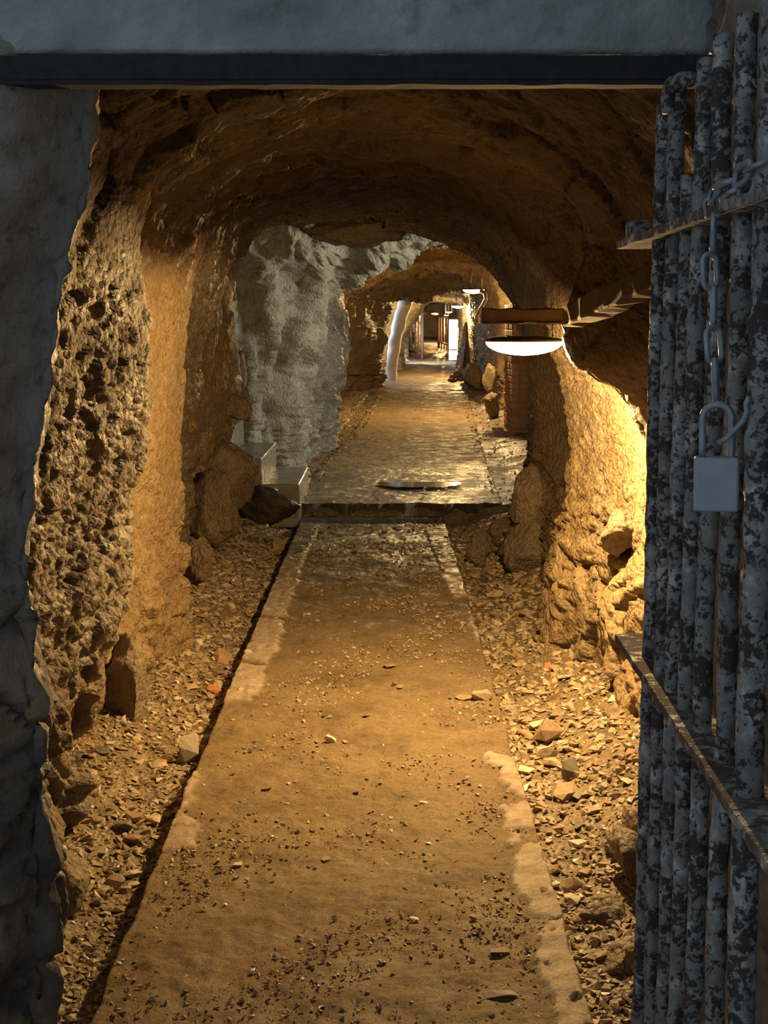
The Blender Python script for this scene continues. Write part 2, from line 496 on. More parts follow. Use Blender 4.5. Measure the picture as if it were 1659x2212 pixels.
ST = [
    (2.46, [-0.78] * 7, crown(2.25, 2.29, 2.3, 2.29, 2.25), [0.60] * 7),
    (2.70, [-0.90] * 7, crown(2.25, 2.29, 2.3, 2.29, 2.25), [0.72] * 7),
    (3.2, [-0.96, -0.95, -0.95, -0.96, -0.96, -0.95, -0.86], crown(2.12, 2.22, 2.26, 2.24, 2.14), [0.92, 0.90, 0.88, 0.85, 0.82, 0.80, 0.74]),
    (3.7, [-1.00, -0.97, -0.93, -0.90, -0.86, -0.85, -0.82], crown(2.12, 2.24, 2.30, 2.27, 2.15), [0.96, 0.94, 0.92, 0.90, 0.88, 0.84, 0.76]),
    (4.2, [-1.02, -0.98, -0.84, -0.785, -0.725, -0.715, -0.72], crown(2.10, 2.22, 2.30, 2.27, 2.13), [0.98, 0.95, 0.95, 0.95, 0.92, 0.86, 0.75]),
    (4.7, [-1.12, -1.10, -1.08, -1.06, -1.05, -1.02, -0.92], crown(2.10, 2.24, 2.32, 2.28, 2.12), [1.00, 0.98, 0.97, 0.96, 0.82, 0.62, 0.66]),
    (4.95, [-1.14, -1.12, -1.10, -1.08, -1.06, -1.04, -0.94], crown(2.12, 2.26, 2.33, 2.30, 2.12), [1.00, 0.98, 0.98, 0.98, 0.95, 0.74, 0.72]),
    (5.15, [-1.14, -1.12, -1.09, -1.06, -1.03, -1.02, -0.95], crown(2.13, 2.28, 2.34, 2.30, 2.13), [1.00, 0.98, 0.99, 1.00, 0.99, 0.93, 0.84]),
    (5.8, [-1.12, -1.10, -1.10, -1.09, -1.08, -1.06, -0.98], crown(2.15, 2.30, 2.36, 2.32, 2.15), [0.95, 0.96, 0.99, 1.00, 0.97, 0.92, 0.84]),
    (6.3, [-1.08, -1.05, -1.04, -1.03, -1.02, -1.01, -0.94], crown(2.16, 2.32, 2.38, 2.34, 2.15), [0.88, 0.89, 0.93, 0.95, 0.92, 0.86, 0.79]),
    (6.75, [-0.99, -0.97, -0.985, -0.99, -0.98, -0.97, -0.92], crown(2.18, 2.34, 2.40, 2.35, 2.14), [0.80, 0.81, 0.88, 0.895, 0.86, 0.80, 0.75]),
    (7.2, [-1.26, -1.24, -1.20, -1.18, -1.12, -1.08, -0.96], crown(2.18, 2.34, 2.40, 2.35, 2.13), [0.82, 0.84, 1.04, 1.10, 1.05, 0.96, 0.80]),
    (7.7, [-1.45, -1.42, -1.40, -1.36, -1.28, -1.18, -0.98], crown(2.18, 2.35, 2.41, 2.35, 2.12), [0.95, 1.0, 1.18, 1.22, 1.16, 1.04, 0.82]),
    (8.5, [-1.42, -1.38, -1.36, -1.34, -1.28, -1.22, -1.02], crown(2.20, 2.36, 2.42, 2.36, 2.12), [0.92, 0.98, 1.15, 1.18, 1.12, 1.02, 0.84]),
    (9.0, [-1.35, -1.32, -1.30, -1.28, -1.25, -1.20, -1.05], crown(2.22, 2.37, 2.42, 2.36, 2.12), [0.76, 0.82, 0.95, 0.97, 0.95, 0.92, 0.82]),
    (9.6, [-1.25, -1.22, -1.20, -1.18, -1.17, -1.16, -1.06], [('x', -0.92, 2.25), ('x', -0.6, 2.36), ('x', -0.1, 2.38), ('x', 0.35, 2.32), ('x', 0.64, 2.12)], [0.90, 0.95, 1.04, 1.05, 1.03, 0.98, 0.82]),
    (10.3, [-1.15, -1.13, -1.12, -1.09, -1.08, -1.11, -1.07], [('x', -0.91, 2.25), ('x', -0.62, 2.33), ('x', -0.14, 2.32), ('x', 0.24, 2.26), ('x', 0.58, 2.10)], [1.05, 1.08, 1.1, 1.1, 1.08, 1.02, 0.82]),
    (10.7, [-1.9, -1.9, -1.9, -1.9, -1.8, -1.7, -1.4], [('x', -1.0, 2.40), ('x', -0.62, 2.44), ('x', -0.14, 2.42), ('x', 0.5, 2.36), ('x', 0.85, 2.22)], [1.12, 1.14, 1.16, 1.16, 1.15, 1.12, 1.0]),
    (11.2, [-2.7, -2.7, -2.7, -2.7, -2.7, -2.7, -2.4], [('x', -1.2, 2.50), ('x', -0.65, 2.50), ('x', -0.1, 2.47), ('x', 0.6, 2.42), ('x', 0.9, 2.3)], [1.18, 1.18, 1.20, 1.20, 1.19, 1.17, 1.05]),
    (11.6, [-2.7, -2.7, -2.7, -2.7, -2.7, -2.7, -2.4], [('x', -1.2, 2.50), ('x', -0.65, 2.50), ('x', -0.1, 2.47), ('x', 0.6, 2.44), ('x', 0.95, 2.34)], [1.24] * 6 + [1.1]),
    (11.85, [-2.7, -2.7, -2.7, -2.7, -2.7, -2.7, -2.4], [('x', -1.2, 2.50), ('x', -0.65, 2.50), ('x', -0.1, 2.47), ('x', 0.8, 2.44), ('x', 1.6, 2.4)], [3.2, 3.2, 3.2, 3.2, 3.2, 3.2, 3.0]),
    (12.35, [-2.7, -2.7, -2.7, -2.7, -2.7, -2.7, -2.4], [('x', -1.2, 2.48), ('x', -0.65, 2.46), ('x', -0.1, 2.44), ('x', 0.7, 2.44), ('x', 1.6, 2.4)], [3.3, 3.3, 3.3, 3.3, 3.3, 3.3, 3.1]),
    (12.75, [-1.22, -1.22, -1.24, -1.26, -1.20, -1.12, -0.95], [('x', -0.74, 2.20), ('x', -0.48, 2.30), ('x', -0.1, 2.36), ('x', 0.5, 2.42), ('x', 1.6, 2.38)], [3.3, 3.3, 3.3, 3.3, 3.3, 3.3, 3.1]),
    (13.2, [-0.86, -0.84, -0.86, -0.88, -0.78, -0.70, -0.56], [('x', -0.42, 2.02), ('x', -0.20, 2.11), ('x', 0.08, 2.20), ('x', 0.46, 2.36), ('x', 1.5, 2.38)], [3.3, 3.3, 3.3, 3.3, 3.3, 3.3, 3.1]),
    (13.6, [-0.80, -0.76, -0.75, -0.76, -0.68, -0.58, -0.40], [('x', -0.25, 1.97), ('x', -0.05, 2.06), ('x', 0.20, 2.16), ('x', 0.46, 2.34), ('x', 1.5, 2.38)], [3.3, 3.3, 3.3, 3.3, 3.3, 3.3, 3.1]),
    (14.3, [-0.92, -0.88, -0.86, -0.85, -0.84, -0.80, -0.66], [('x', -0.5, 2.10), ('x', -0.2, 2.2), ('x', 0.1, 2.28), ('x', 0.5, 2.40), ('x', 1.5, 2.4)], [3.3, 3.3, 3.3, 3.3, 3.3, 3.3, 3.1]),
    (15.2, [-0.74, -0.72, -0.70, -0.70, -0.70, -0.70, -0.66], [('x', -0.5, 2.10), ('x', -0.2, 2.25), ('x', 0.2, 2.35), ('x', 0.6, 2.40), ('x', 1.2, 2.3)], [1.9, 1.9, 1.9, 1.9, 1.9, 1.9, 1.7]),
    (16.5, [-0.60, -0.57, -0.54, -0.53, -0.53, -0.53, -0.56], [('x', -0.45, 2.08), ('x', -0.2, 2.28), ('x', 0.2, 2.40), ('x', 0.7, 2.45), ('x', 1.3, 2.3)], [1.95] * 6 + [1.8]),
    (17.3, [-0.92] * 6 + [-0.85], [('x', -0.6, 2.15), ('x', -0.3, 2.35), ('x', 0.2, 2.45), ('x', 0.8, 2.55), ('x', 1.5, 2.45)], [1.95] * 6 + [1.8]),
    (19.5, [-1.05] * 6 + [-0.92], [('x', -0.7, 2.1), ('x', -0.3, 2.35), ('x', 0.3, 2.55), ('x', 0.9, 2.58), ('x', 1.5, 2.48)], [1.9] * 6 + [1.85]),
    (22.0, [-0.98] * 6 + [-0.82], [('x', -0.5, 2.1), ('x', 0.0, 2.3), ('x', 0.5, 2.45), ('x', 1.0, 2.48), ('x', 1.55, 2.35)], [1.85] * 6 + [1.72]),
    (24.3, [-0.86, -0.84, -0.82, -0.78, -0.70, -0.62, -0.5], [('x', -0.25, 2.05), ('x', 0.1, 2.18), ('x', 0.6, 2.3), ('x', 1.05, 2.32), ('x', 1.5, 2.15)], [1.86] * 6 + [1.72]),
    (25.4, [-0.42, -0.40, -0.38, -0.32, -0.25, -0.20, -0.10], [('x', 0.08, 1.99), ('x', 0.3, 2.06), ('x', 0.7, 2.12), ('x', 1.1, 2.2), ('x', 1.5, 2.1)], [1.84] * 6 + [1.7]),
    (26.2, [-0.03, -0.02, -0.01, 0.01, 0.04, 0.05, 0.12], [('x', 0.22, 1.94), ('x', 0.42, 1.96), ('x', 0.75, 1.99), ('x', 1.1, 2.10), ('x', 1.55, 2.16)], [1.80] * 6 + [1.76]),
    (27.2, [-0.85] * 6 + [-0.75], [('x', -0.2, 2.1), ('x', 0.3, 2.12), ('x', 0.75, 2.15), ('x', 1.15, 2.18), ('x', 1.56, 2.16)], [1.80] * 6 + [1.76]),
    (30.0, [-0.9] * 6 + [-0.8], [('x', -0.2, 2.2), ('x', 0.3, 2.15), ('x', 0.85, 2.15), ('x', 1.2, 2.16), ('x', 1.58, 2.14)], [1.82] * 6 + [1.78]),
    (31.2, [0.22, 0.24, 0.30, 0.28, 0.36, 0.46, 0.78], [('x', 0.92, 1.96), ('x', 1.05, 1.99), ('x', 1.25, 2.00), ('x', 1.5, 1.98), ('x', 1.62, 1.95)], [1.74] * 6 + [1.70]),
    (33.5, [0.35, 0.36, 0.40, 0.45, 0.55, 0.66, 0.9], [('x', 1.0, 2.0), ('x', 1.12, 2.05), ('x', 1.35, 2.08), ('x', 1.6, 2.05), ('x', 1.72, 2.0)], [1.85] * 6 + [1.80]),
    (36.0, [0.5] * 6 + [0.65], [('x', 0.8, 2.1), ('x', 1.1, 2.2), ('x', 1.4, 2.25), ('x', 1.7, 2.2), ('x', 1.95, 2.05)], [2.08] * 6 + [2.02]),
    (42.0, [0.7] * 6 + [0.8], [('x', 1.0, 2.15), ('x', 1.2, 2.25), ('x', 1.6, 2.3), ('x', 1.9, 2.25), ('x', 2.2, 2.1)], [2.4] * 6 + [2.3]),
    (52.0, [1.3] * 6 + [1.4], [('x', 1.5, 2.2), ('x', 1.8, 2.3), ('x', 2.2, 2.35), ('x', 2.6, 2.3), ('x', 3.0, 2.15)], [3.3] * 6 + [3.2]),
    (58.0, [1.5] * 6 + [1.6], [('x', 1.8, 2.2), ('x', 2.1, 2.3), ('x', 2.5, 2.35), ('x', 2.9, 2.3), ('x', 3.2, 2.15)], [3.6] * 6 + [3.5]),
    (58.5, [2.5] * 6 + [2.52], [('x', 2.54, 1.6), ('x', 2.56, 1.4), ('x', 2.57, 1.3), ('x', 2.58, 1.4), ('x', 2.59, 1.6)], [2.62] * 6 + [2.6]),
]


def base_z(Y):
    Y = np.asarray(Y, dtype=float)
    return np.where(Y < 11.4, 0.10 * sstep(11.22, 11.34, Y), 0.10 + (Y - 11.4) * 0.018 * np.where(Y < 25, 1, 0.92))


def build_tunnel():
    n = len(ST)
    Ys = np.array([s[0] for s in ST])
    S = np.zeros((n, 19, 2))
    for i, (Y, L, C, R) in enumerate(ST):
        lift = float(base_z(Y))
        for j in range(7):
            S[i, j] = (L[j], ZL[j])
            S[i, 18 - j] = (R[j], ZL[j])
        for j, (k, x, z) in enumerate(C):
            S[i, 7 + j] = ((L[6] + (R[6] - L[6]) * x) if k == 'f' else x, z)
    # monotone cubic along the depth
    h = np.diff(Ys)
    d = np.diff(S, axis=0) / h[:, None, None]
    m = np.zeros_like(S)
    w = (d[:-1] * d[1:] > 0)
    m[1:-1] = np.where(w, 2 * d[:-1] * d[1:] / np.where(np.abs(d[:-1] + d[1:]) < 1e-9, 1, d[:-1] + d[1:]), 0)
    m[0], m[-1] = d[0], d[-1]

    def along(y):
        i = np.clip(np.searchsorted(Ys, y) - 1, 0, n - 2)
        t = ((y - Ys[i]) / h[i])[:, None, None]
        hh = h[i][:, None, None]
        return ((2 * t**3 - 3 * t**2 + 1) * S[i] + (t**3 - 2 * t**2 + t) * hh * m[i]
                + (-2 * t**3 + 3 * t**2) * S[i + 1] + (t**3 - t**2) * hh * m[i + 1])

    # rows: spaced so that no quad is much longer than its share of the view
    yy = np.concatenate([np.linspace(a, b, 60, endpoint=False) for a, b in zip(Ys[:-1], Ys[1:])] + [Ys[-1:]])
    P = along(yy)
    step = np.abs(np.diff(P, axis=0)).max(axis=2)
    step = np.sort(step, axis=1)[:, -6]
    cost = np.sqrt(np.diff(yy) ** 2 + (step * 0.8) ** 2) / np.maximum(yy[1:], 3.2)
    cum = np.concatenate([[0], np.cumsum(cost)])
    rows = int(cum[-1] / 0.0034)
    Yr = np.interp(np.linspace(0, cum[-1], rows), cum, yy)
    G = along(Yr)                                     # rows, 19, 2
    # around the section: Catmull-Rom through the 19 points
    NC = 540
    tj = np.concatenate([[0], np.cumsum([0.65, 0.42, 0.32, 0.32, 0.24, 0.42, 0.34, 0.36, 0.40, 0.40, 0.36, 0.34, 0.42, 0.24, 0.32, 0.32, 0.42, 0.65])])
    u = np.linspace(0, tj[-1], NC)
    j = np.clip(np.searchsorted(tj, u, side='right') - 1, 0, 17)
    hh = tj[j + 1] - tj[j]
    t = (u - tj[j]) / hh
    tan = np.zeros_like(G)
    tan[:, 1:-1] = (G[:, 2:] - G[:, :-2]) / (tj[2:] - tj[:-2])[None, :, None]
    tan[:, 0] = (G[:, 1] - G[:, 0]) / (tj[1] - tj[0])
    tan[:, -1] = (G[:, -1] - G[:, -2]) / (tj[-1] - tj[-2])
    T, H = t[None, :, None], hh[None, :, None]
    XZ = ((2 * T**3 - 3 * T**2 + 1) * G[:, j] + (T**3 - 2 * T**2 + T) * H * tan[:, j]
          + (-2 * T**3 + 3 * T**2) * G[:, j + 1] + (T**3 - T**2) * H * tan[:, j + 1])
    V = np.zeros((rows, NC, 3))
    V[:, :, 0], V[:, :, 2] = XZ[:, :, 0], XZ[:, :, 1]
    V[:, :, 1] = Yr[:, None]
    V[:, :, 2] += 0.0
    # inward normals
    du = np.gradient(V, axis=1)
    dv = np.gradient(V, axis=0)
    N = np.cross(du, dv)
    N /= np.maximum(np.linalg.norm(N, axis=2, keepdims=True), 1e-9)
    mid = V.mean(axis=1, keepdims=True)
    if ((mid - V) * N).sum(2).mean() < 0:
        N = -N
    p = V.reshape(-1, 3)
    nn = N.reshape(-1, 3)
    Y, Z, X = p[:, 1], p[:, 2], p[:, 0]
    left = sstep(0.15, -0.35, X - 0.035 * np.maximum(Y - 12, 0))
    right = 1 - left
    far = np.clip(Y / 9.0, 0.8, 2.2)
    warp = np.stack([fbm(p * 1.1, 2, 3), fbm(p * 1.1 + 5, 2, 4), fbm(p * 1.1 + 9, 2, 5)], 1)
    q = p + warp * 0.25
    disp = 0.05 * fbm(q * 1.5, 3, 21) * np.minimum(far, 1.4)
    # angular broken rock: low on the walls, on the ceiling and far in
    fac, edge = facets(q * np.array([3.4, 3.4, 4.6]), 31)
    low = sstep(0.95, 0.45, Z + 0.25 * fbm(p * 2.2, 2, 41))
    ceil = sstep(1.75, 2.05, Z)
    pale = sstep(10.35, 10.75, Y) * sstep(17.2, 16.4, Y)
    mf = np.clip(0.25 + 0.8 * low + 0.35 * ceil, 0, 1) * (1 - 0.65 * pale)
    disp += 0.075 * fac * mf * np.minimum(far, 1.5)
    fac2, edge2 = facets(q * np.array([9, 9, 17.0]) + 3, 32)
    disp -= 0.03 * sstep(0.10, 0.0, edge) * mf
    disp += 0.026 * fac2 * np.clip(low * 1.2 + 0.35 * ceil + 0.1, 0, 1.1) * np.minimum(far, 1.6)
    # bedding: thin ledges low down
    bed = np.abs(perlin(np.stack([q[:, 0] * 3, q[:, 1] * 3, q[:, 2] * 15 + q[:, 1] * 2], 1), 51))
    disp += (bed - 0.2) * 0.05 * low * (1 - 0.9 * pale)
    # sprayed, pebbly crust on the near walls
    crust = sstep(0.35, 0.75, Z + 0.2 * fbm(p * 2.0, 2, 61)) * sstep(1.95, 1.6, Z) * sstep(7.6, 6.6, Y)
    roughl = sstep(4.6, 4.4, Y) * left
    roughr = right * sstep(4.8, 5.1, Y)
    f1, f2, _, _ = worley(q * 40.0, 71)
    disp += crust * (0.015 * roughl + 0.011 * roughr + 0.003) * (0.75 - f1) * 1.6
    g1, _, _, _ = worley(q * 22.0, 72)
    pit = sstep(0.14, 0.40, fbm(p * 8.0, 3, 73))
    disp -= crust * pit * (0.010 * roughl + 0.016 * roughr + 0.006)
    disp += crust * roughl * 0.017 * (0.6 - g1)
    # flowstone folds of the pale section
    folds = np.abs(perlin(np.stack([q[:, 0] * 2.7, q[:, 1] * 2.7, q[:, 2] * 0.7], 1), 81))
    folds2 = np.abs(perlin(np.stack([q[:, 0] * 7.5, q[:, 1] * 7.5, q[:, 2] * 1.8], 1), 84))
    pl = pale * sstep(0.6, 0.2, X)
    column = np.cos(2 * np.pi * ((X + 0.74 + 0.10 * np.sin(2.6 * Z + 0.6)) / 0.56 + (Y - 13.2) / 1.6) + 2.0 * perlin(q * 0.9, 85)) * sstep(2.35, 1.9, Z)
    disp += pl * ((folds - 0.22) * -0.34 + (folds2 - 0.22) * -0.20 + 0.085 * column - 0.03)
    disp += pale * 0.035 * fbm(q * 9, 4, 82)
    bulge = np.abs(perlin(np.stack([q[:, 0] * 2.2, q[:, 1] * 2.2, q[:, 2] * 1.2], 1), 83))
    farm = sstep(16.8, 18.5, Y)
    disp += farm * (bulge - 0.25) * -0.22 * sstep(2.2, 1.7, Z)
    disp += 0.030 * ceil * fbm(q * 5, 3, 92) + 0.012 * fbm(p * 22, 2, 91) * np.minimum(far, 1.6)
    edge0 = sstep(2.46, 2.75, Y)
    p2 = p + nn * (disp * edge0)[:, None]
    # a hand-sized hollow high in the near left wall
    for (c, r, dep) in ((at(362, 600, 5.6), 0.085, 0.11), (at(440, 870, 6.9), 0.05, 0.03)):
        dd = np.sqrt((((p2 - np.array(c)) * np.array([0.6, 1.0, 1.15])) ** 2).sum(1))
        p2 -= nn * (dep * sstep(r * 1.15, r * 0.6, dd))[:, None]
    paleness = np.clip(sstep(10.45, 10.7, Y + 0.15 * fbm(p * 3, 2, 95)) * sstep(17.6, 16.6, Y + fbm(p * 1.5, 2, 96))
                       + 0.75 * sstep(29.5, 30.8, Y) * sstep(37, 34, Y) + 0.28 * sstep(0.0, 0.5, fbm(p * 0.9, 3, 97)), 0, 1)
    paleness = np.maximum(paleness, 0.85 * sstep(3.5, 2.9, Y))
    paleness = np.maximum(paleness, 0.30 * roughl)
    shade_dark_rock = sstep(1.80, 2.05, Z + 0.22 * fbm(p * 1.4, 3, 98)) * sstep(11.0, 9.5, Y) * (0.76 + 0.19 * sstep(0.3, -0.3, X + 0.6 * fbm(p * 1.1, 2, 99)))  # shade of the ceiling put into the rock colour
    shade_dark_rock = np.maximum(shade_dark_rock, 0.85 * right * sstep(1.38, 1.52, Z + 0.15 * fbm(p * 1.8, 3, 100)) * sstep(5.3, 4.9, Y))  # unlit near upper right wall: its shade is painted into the colour
    shade_dark_rock = np.maximum(shade_dark_rock, 0.85 * right * sstep(1.55, 1.75, Z + 0.2 * fbm(p * 1.8, 3, 101)) * sstep(10.6, 9.8, Y))  # painted shade carried deeper along the upper right wall
    shade_dark_rock = np.maximum(shade_dark_rock, 0.55 * right * sstep(7.2, 7.6, Y) * sstep(11.8, 11.2, Y))  # darker right wall around the pillar
    shade_dark_rock = np.maximum(shade_dark_rock, roughl * (0.30 + 0.3 * sstep(0.0, 0.4, fbm(p * 3.0, 3, 102))))  # darker brown conglomerate of the near left wall
    shade_dark_rock = np.clip(shade_dark_rock, 0, 0.93)
    P3 = p2.reshape(rows, NC, 3)
    SO = shade_dark_rock.reshape(rows, NC)
    A = paleness.reshape(rows, NC)
    cuts = {'wall_left': (0, 216), 'ceiling': (215, 326), 'wall_right': (325, NC)}
    for name, (a, b) in cuts.items():
        vv = P3[:, a:b].reshape(-1, 3)
        me = np_mesh(name, vv, grid_faces(rows, b - a, True), True, {'pale': A[:, a:b].reshape(-1), 'shade_dark_rock': SO[:, a:b].reshape(-1)})
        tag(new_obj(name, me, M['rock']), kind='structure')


build_tunnel()

# ------------------------------------------------------------------ path and ground
LA, LB = gnd(200, 2180), gnd(645, 1130)
RA, RB = gnd(1285, 2212), gnd(965, 1140)


def path_l(Y):
    Y = np.asarray(Y, dtype=float)
    a = LA.x + (Y - LA.y) * (LB.x - LA.x) / (LB.y - LA.y)
    b = np.interp(Y, [11.3, 14, 18, 24.3], [-0.78, -0.62, -0.36, -0.08])
    return np.where(Y < 11.3, a, b)


def path_r(Y):
    Y = np.asarray(Y, dtype=float)
    a = RA.x + (Y - RA.y) * (RB.x - RA.x) / (RB.y - RA.y)
    b = np.interp(Y, [11.3, 14, 18, 24.3], [0.98, 1.05, 1.2, 1.46])
    return np.where(Y < 11.3, a, b)


def ground_z(X, Y):
    X, Y = np.asarray(X, dtype=float), np.asarray(Y, dtype=float)
    b = base_z(Y)
    xl, xr = path_l(np.minimum(Y, 24.3)), path_r(np.minimum(Y, 24.3))
    dl, dr = np.maximum(xl - X, 0), np.maximum(X - xr, 0)
    p = np.stack([X, Y, np.zeros_like(X)], 1) if X.ndim == 1 else None
    bank = np.where(X < xl, -0.085 + 0.14 * sstep(0.05, 0.5, dl), np.where(X > xr, -0.07 + 0.13 * sstep(0.05, 0.55, dr), -0.05))
    bank = np.where(Y > 11.3, np.where(bank > -0.05, bank * 0.5, -0.035), bank)
    bank = np.where(Y > 24.4, 0.0, bank)
    bank += 0.035 * sstep(13.2, 12.9, Y) * sstep(11.5, 11.8, Y) * (X < xl)
    amp = np.where((X > xl) & (X < xr), 0.004, 0.022)
    return b + bank + amp * fbm(p * 3.3, 3, 7) + 0.010 * fbm(p * 14, 3, 8) * (amp > 0.01) + np.where(Y > 24.4, 0.03 * fbm(p * 2.0, 3, 9), 0)


def build_ground():
    rows = int(math.log(62 / 0.9) / 0.0052)
    Yr = 0.9 * np.exp(np.linspace(0, math.log(62 / 0.9), rows))
    s = np.linspace(-1, 1, 300)
    s = 3.6 * (0.45 * s + 0.55 * s**3)
    X = s[None, :] + 0.03 * np.maximum(Yr - 10, 0)[:, None]
    Y = np.repeat(Yr[:, None], 300, 1)
    z = ground_z(X.ravel(), Y.ravel())
    V = np.stack([X.ravel(), Y.ravel(), z], 1)
    me = np_mesh('floor', V, grid_faces(rows, 300), True)
    tag(new_obj('floor', me, M['ground']), kind='structure')


build_ground()


KERBS = [
    [(1292, 2230), (1225, 1988), (1208, 1990), (1155, 2010), (1140, 2080), (1190, 2160), (1205, 2240)],
    [(1221, 1982), (1198, 1870), (1180, 1812), (1112, 1842), (1096, 1900), (1120, 1940), (1150, 1985)],
    [(1176, 1796), (1158, 1740), (1130, 1735), (1080, 1745), (1084, 1795), (1110, 1790)],
    [(1176, 1800), (1150, 1810), (1105, 1828), (1090, 1798), (1130, 1802)],
    [(1155, 1730), (1128, 1625), (1105, 1640), (1050, 1625), (1036, 1640), (1075, 1665), (1090, 1710)],
    [(1063, 1395), (1045, 1310), (1012, 1315), (1010, 1350), (1030, 1390)],
    [(1038, 1292), (1010, 1180), (990, 1135), (918, 1142), (935, 1190), (955, 1250), (978, 1295)],
    [(648, 1132), (600, 1240), (560, 1330), (616, 1335), (640, 1270), (668, 1180), (690, 1135)],
    [(558, 1335), (520, 1425), (575, 1435), (606, 1400), (615, 1340)],
    [(517, 1430), (480, 1520), (540, 1515), (575, 1480), (573, 1440)],
    [(418, 1665), (345, 1840), (425, 1832), (437, 1768), (400, 1762), (430, 1690)],
]


def kerb_mask(X, Y):
    """Where worn mortar of the kerb shows through the dirt along the path's edges (1 inside the patches)."""
    out = np.full(len(X), -1.0)
    for poly in KERBS:
        P = np.array([(gnd(x, y).x, gnd(x, y).y) for x, y in poly])
        inside = np.zeros(len(X), dtype=bool)
        dist = np.full(len(X), 9.0)
        for k in range(len(P)):
            (x1, y1), (x2, y2) = P[k], P[(k + 1) % len(P)]
            cross = ((y1 > Y) != (y2 > Y)) & (X < (x2 - x1) * (Y - y1) / (y2 - y1 + 1e-12) + x1)
            inside ^= cross
            dx, dy = x2 - x1, y2 - y1
            t = np.clip(((X - x1) * dx + (Y - y1) * dy) / (dx * dx + dy * dy), 0, 1)
            d = np.hypot(X - x1 - t * dx, Y - y1 - t * dy)
            outer = (abs(x1 - path_r(y1)) < 0.035 and abs(x2 - path_r(y2)) < 0.035) or (abs(x1 - path_l(y1)) < 0.035 and abs(x2 - path_l(y2)) < 0.035)
            if not outer:
                dist = np.minimum(dist, d)
        out = np.maximum(out, np.where(inside, dist, -dist))
    p = np.stack([X, Y, np.zeros_like(X)], 1)
    n = 0.035 * fbm(p * np.array([7, 9, 1.0]), 4, 35, 0.65)
    return sstep(-0.010, 0.010, out + n - 0.006) * sstep(-0.5, -0.38, fbm(p * 16, 3, 36))


def build_path(name, y0, y1, rows, cols, jag):
    Yr = y0 * np.exp(np.linspace(0, math.log(y1 / y0), rows))
    t = np.linspace(0, 1, cols)
    xl, xr = path_l(Yr), path_r(Yr)
    e = fbm(np.stack([np.zeros(rows), Yr * 4, np.zeros(rows)], 1), 3, 5) * 0.012
    e2 = fbm(np.stack([np.ones(rows) * 9, Yr * 4, np.zeros(rows)], 1), 3, 6) * 0.018
    xl, xr = xl + e, xr + e2
    X = xl[:, None] + (xr - xl)[:, None] * t[None, :]
    Y = np.repeat(Yr[:, None], cols, 1)
    if jag:
        k = fbm(np.stack([X[0] * 5, np.zeros(cols), np.zeros(cols)], 1), 4, 15) * 0.12
        Y = Y + k[None, :] * np.exp(-np.arange(rows) / 6.0)[:, None]
    p = np.stack([X.ravel(), Y.ravel(), np.zeros(X.size)], 1)
    Z = (base_z(np.maximum(Y, 11.4) if jag else np.minimum(Y, 11.1)).ravel() + 0.010 * fbm(p * 2.2, 3, 12) + 0.010 * fbm(p * 15, 4, 13, 0.6)).reshape(X.shape)
    km = kerb_mask(X.ravel(), Y.ravel()).reshape(X.shape) if not jag else np.zeros_like(X)
    Z = Z + km * 0.012
    Z -= 0.02 * ((t < 0.006) | (t > 0.994))[None, :]
    top = np.stack([X, Y, Z], 2)
    # sides: fold the rim down to make a slab
    ring_l, ring_r = top[:, :1].copy(), top[:, -1:].copy()
    ring_l[:, :, 2] -= 0.16
    ring_r[:, :, 2] -= 0.16
    G = np.concatenate([ring_l, top, ring_r], 1)
    f, b = G[:1].copy(), G[-1:].copy()
    f[:, :, 2] = G[:1, :, 2].min() - 0.16
    b[:, :, 2] = G[-1:, :, 2].min() - 0.16
    G = np.concatenate([f, G, b], 0)
    pp = G.reshape(-1, 3)
    wet = sstep(8.0, 10.0, pp[:, 1] + 0.7 * fbm(pp * 1.3, 3, 14)) * sstep(14.6, 12.9, pp[:, 1] + 0.6 * fbm(pp * 1.5, 3, 16))
    me = np_mesh(name, pp, grid_faces(G.shape[0], G.shape[1]), True, {'wet': np.clip(wet, 0, 1), 'kerb': np.pad(km, ((1, 1), (1, 1)), mode='edge').ravel()})
    return tag(new_obj(name, me, M['path']), kind='structure')


near_path = build_path('floor_path', 1.6, 11.28, 760, 150, False)
far_path = build_path('floor_path_raised', 11.32, 24.3, 300, 100, True)


# puddle on the raised floor, a sheet of still water
pud = NT('still_water')
pud.out((0.04, 0.034, 0.025), 0.10, spec=0.35)
a = gnd(905, 1046, float(base_z(13.2)) + 0.004)
bm = bmesh.new()
vs = [bm.verts.new((a.x + 0.36 * math.cos(w) * (1 + 0.15 * math.sin(3 * w)), a.y + 0.26 * math.sin(w) * (1 + 0.2 * math.cos(2 * w)), a.z)) for w in [i * math.pi / 16 for i in range(32)]]
bm.faces.new(vs)
bmesh.ops.recalc_face_normals(bm, faces=bm.faces)
tag(new_obj('puddle', bm_mesh('puddle', bm), pud.m), 'shallow dark puddle on the raised floor beyond the step', 'puddle')

# ------------------------------------------------------------------ portal: jambs, concrete lintel, steel beam
YP = 2.42


def wall_patch(name, fn, r, c, mat, attrs=None):
    V = np.array([[fn(i / (r - 1), j / (c - 1)) for j in range(c)] for i in range(r)])
    return V.reshape(-1, 3)


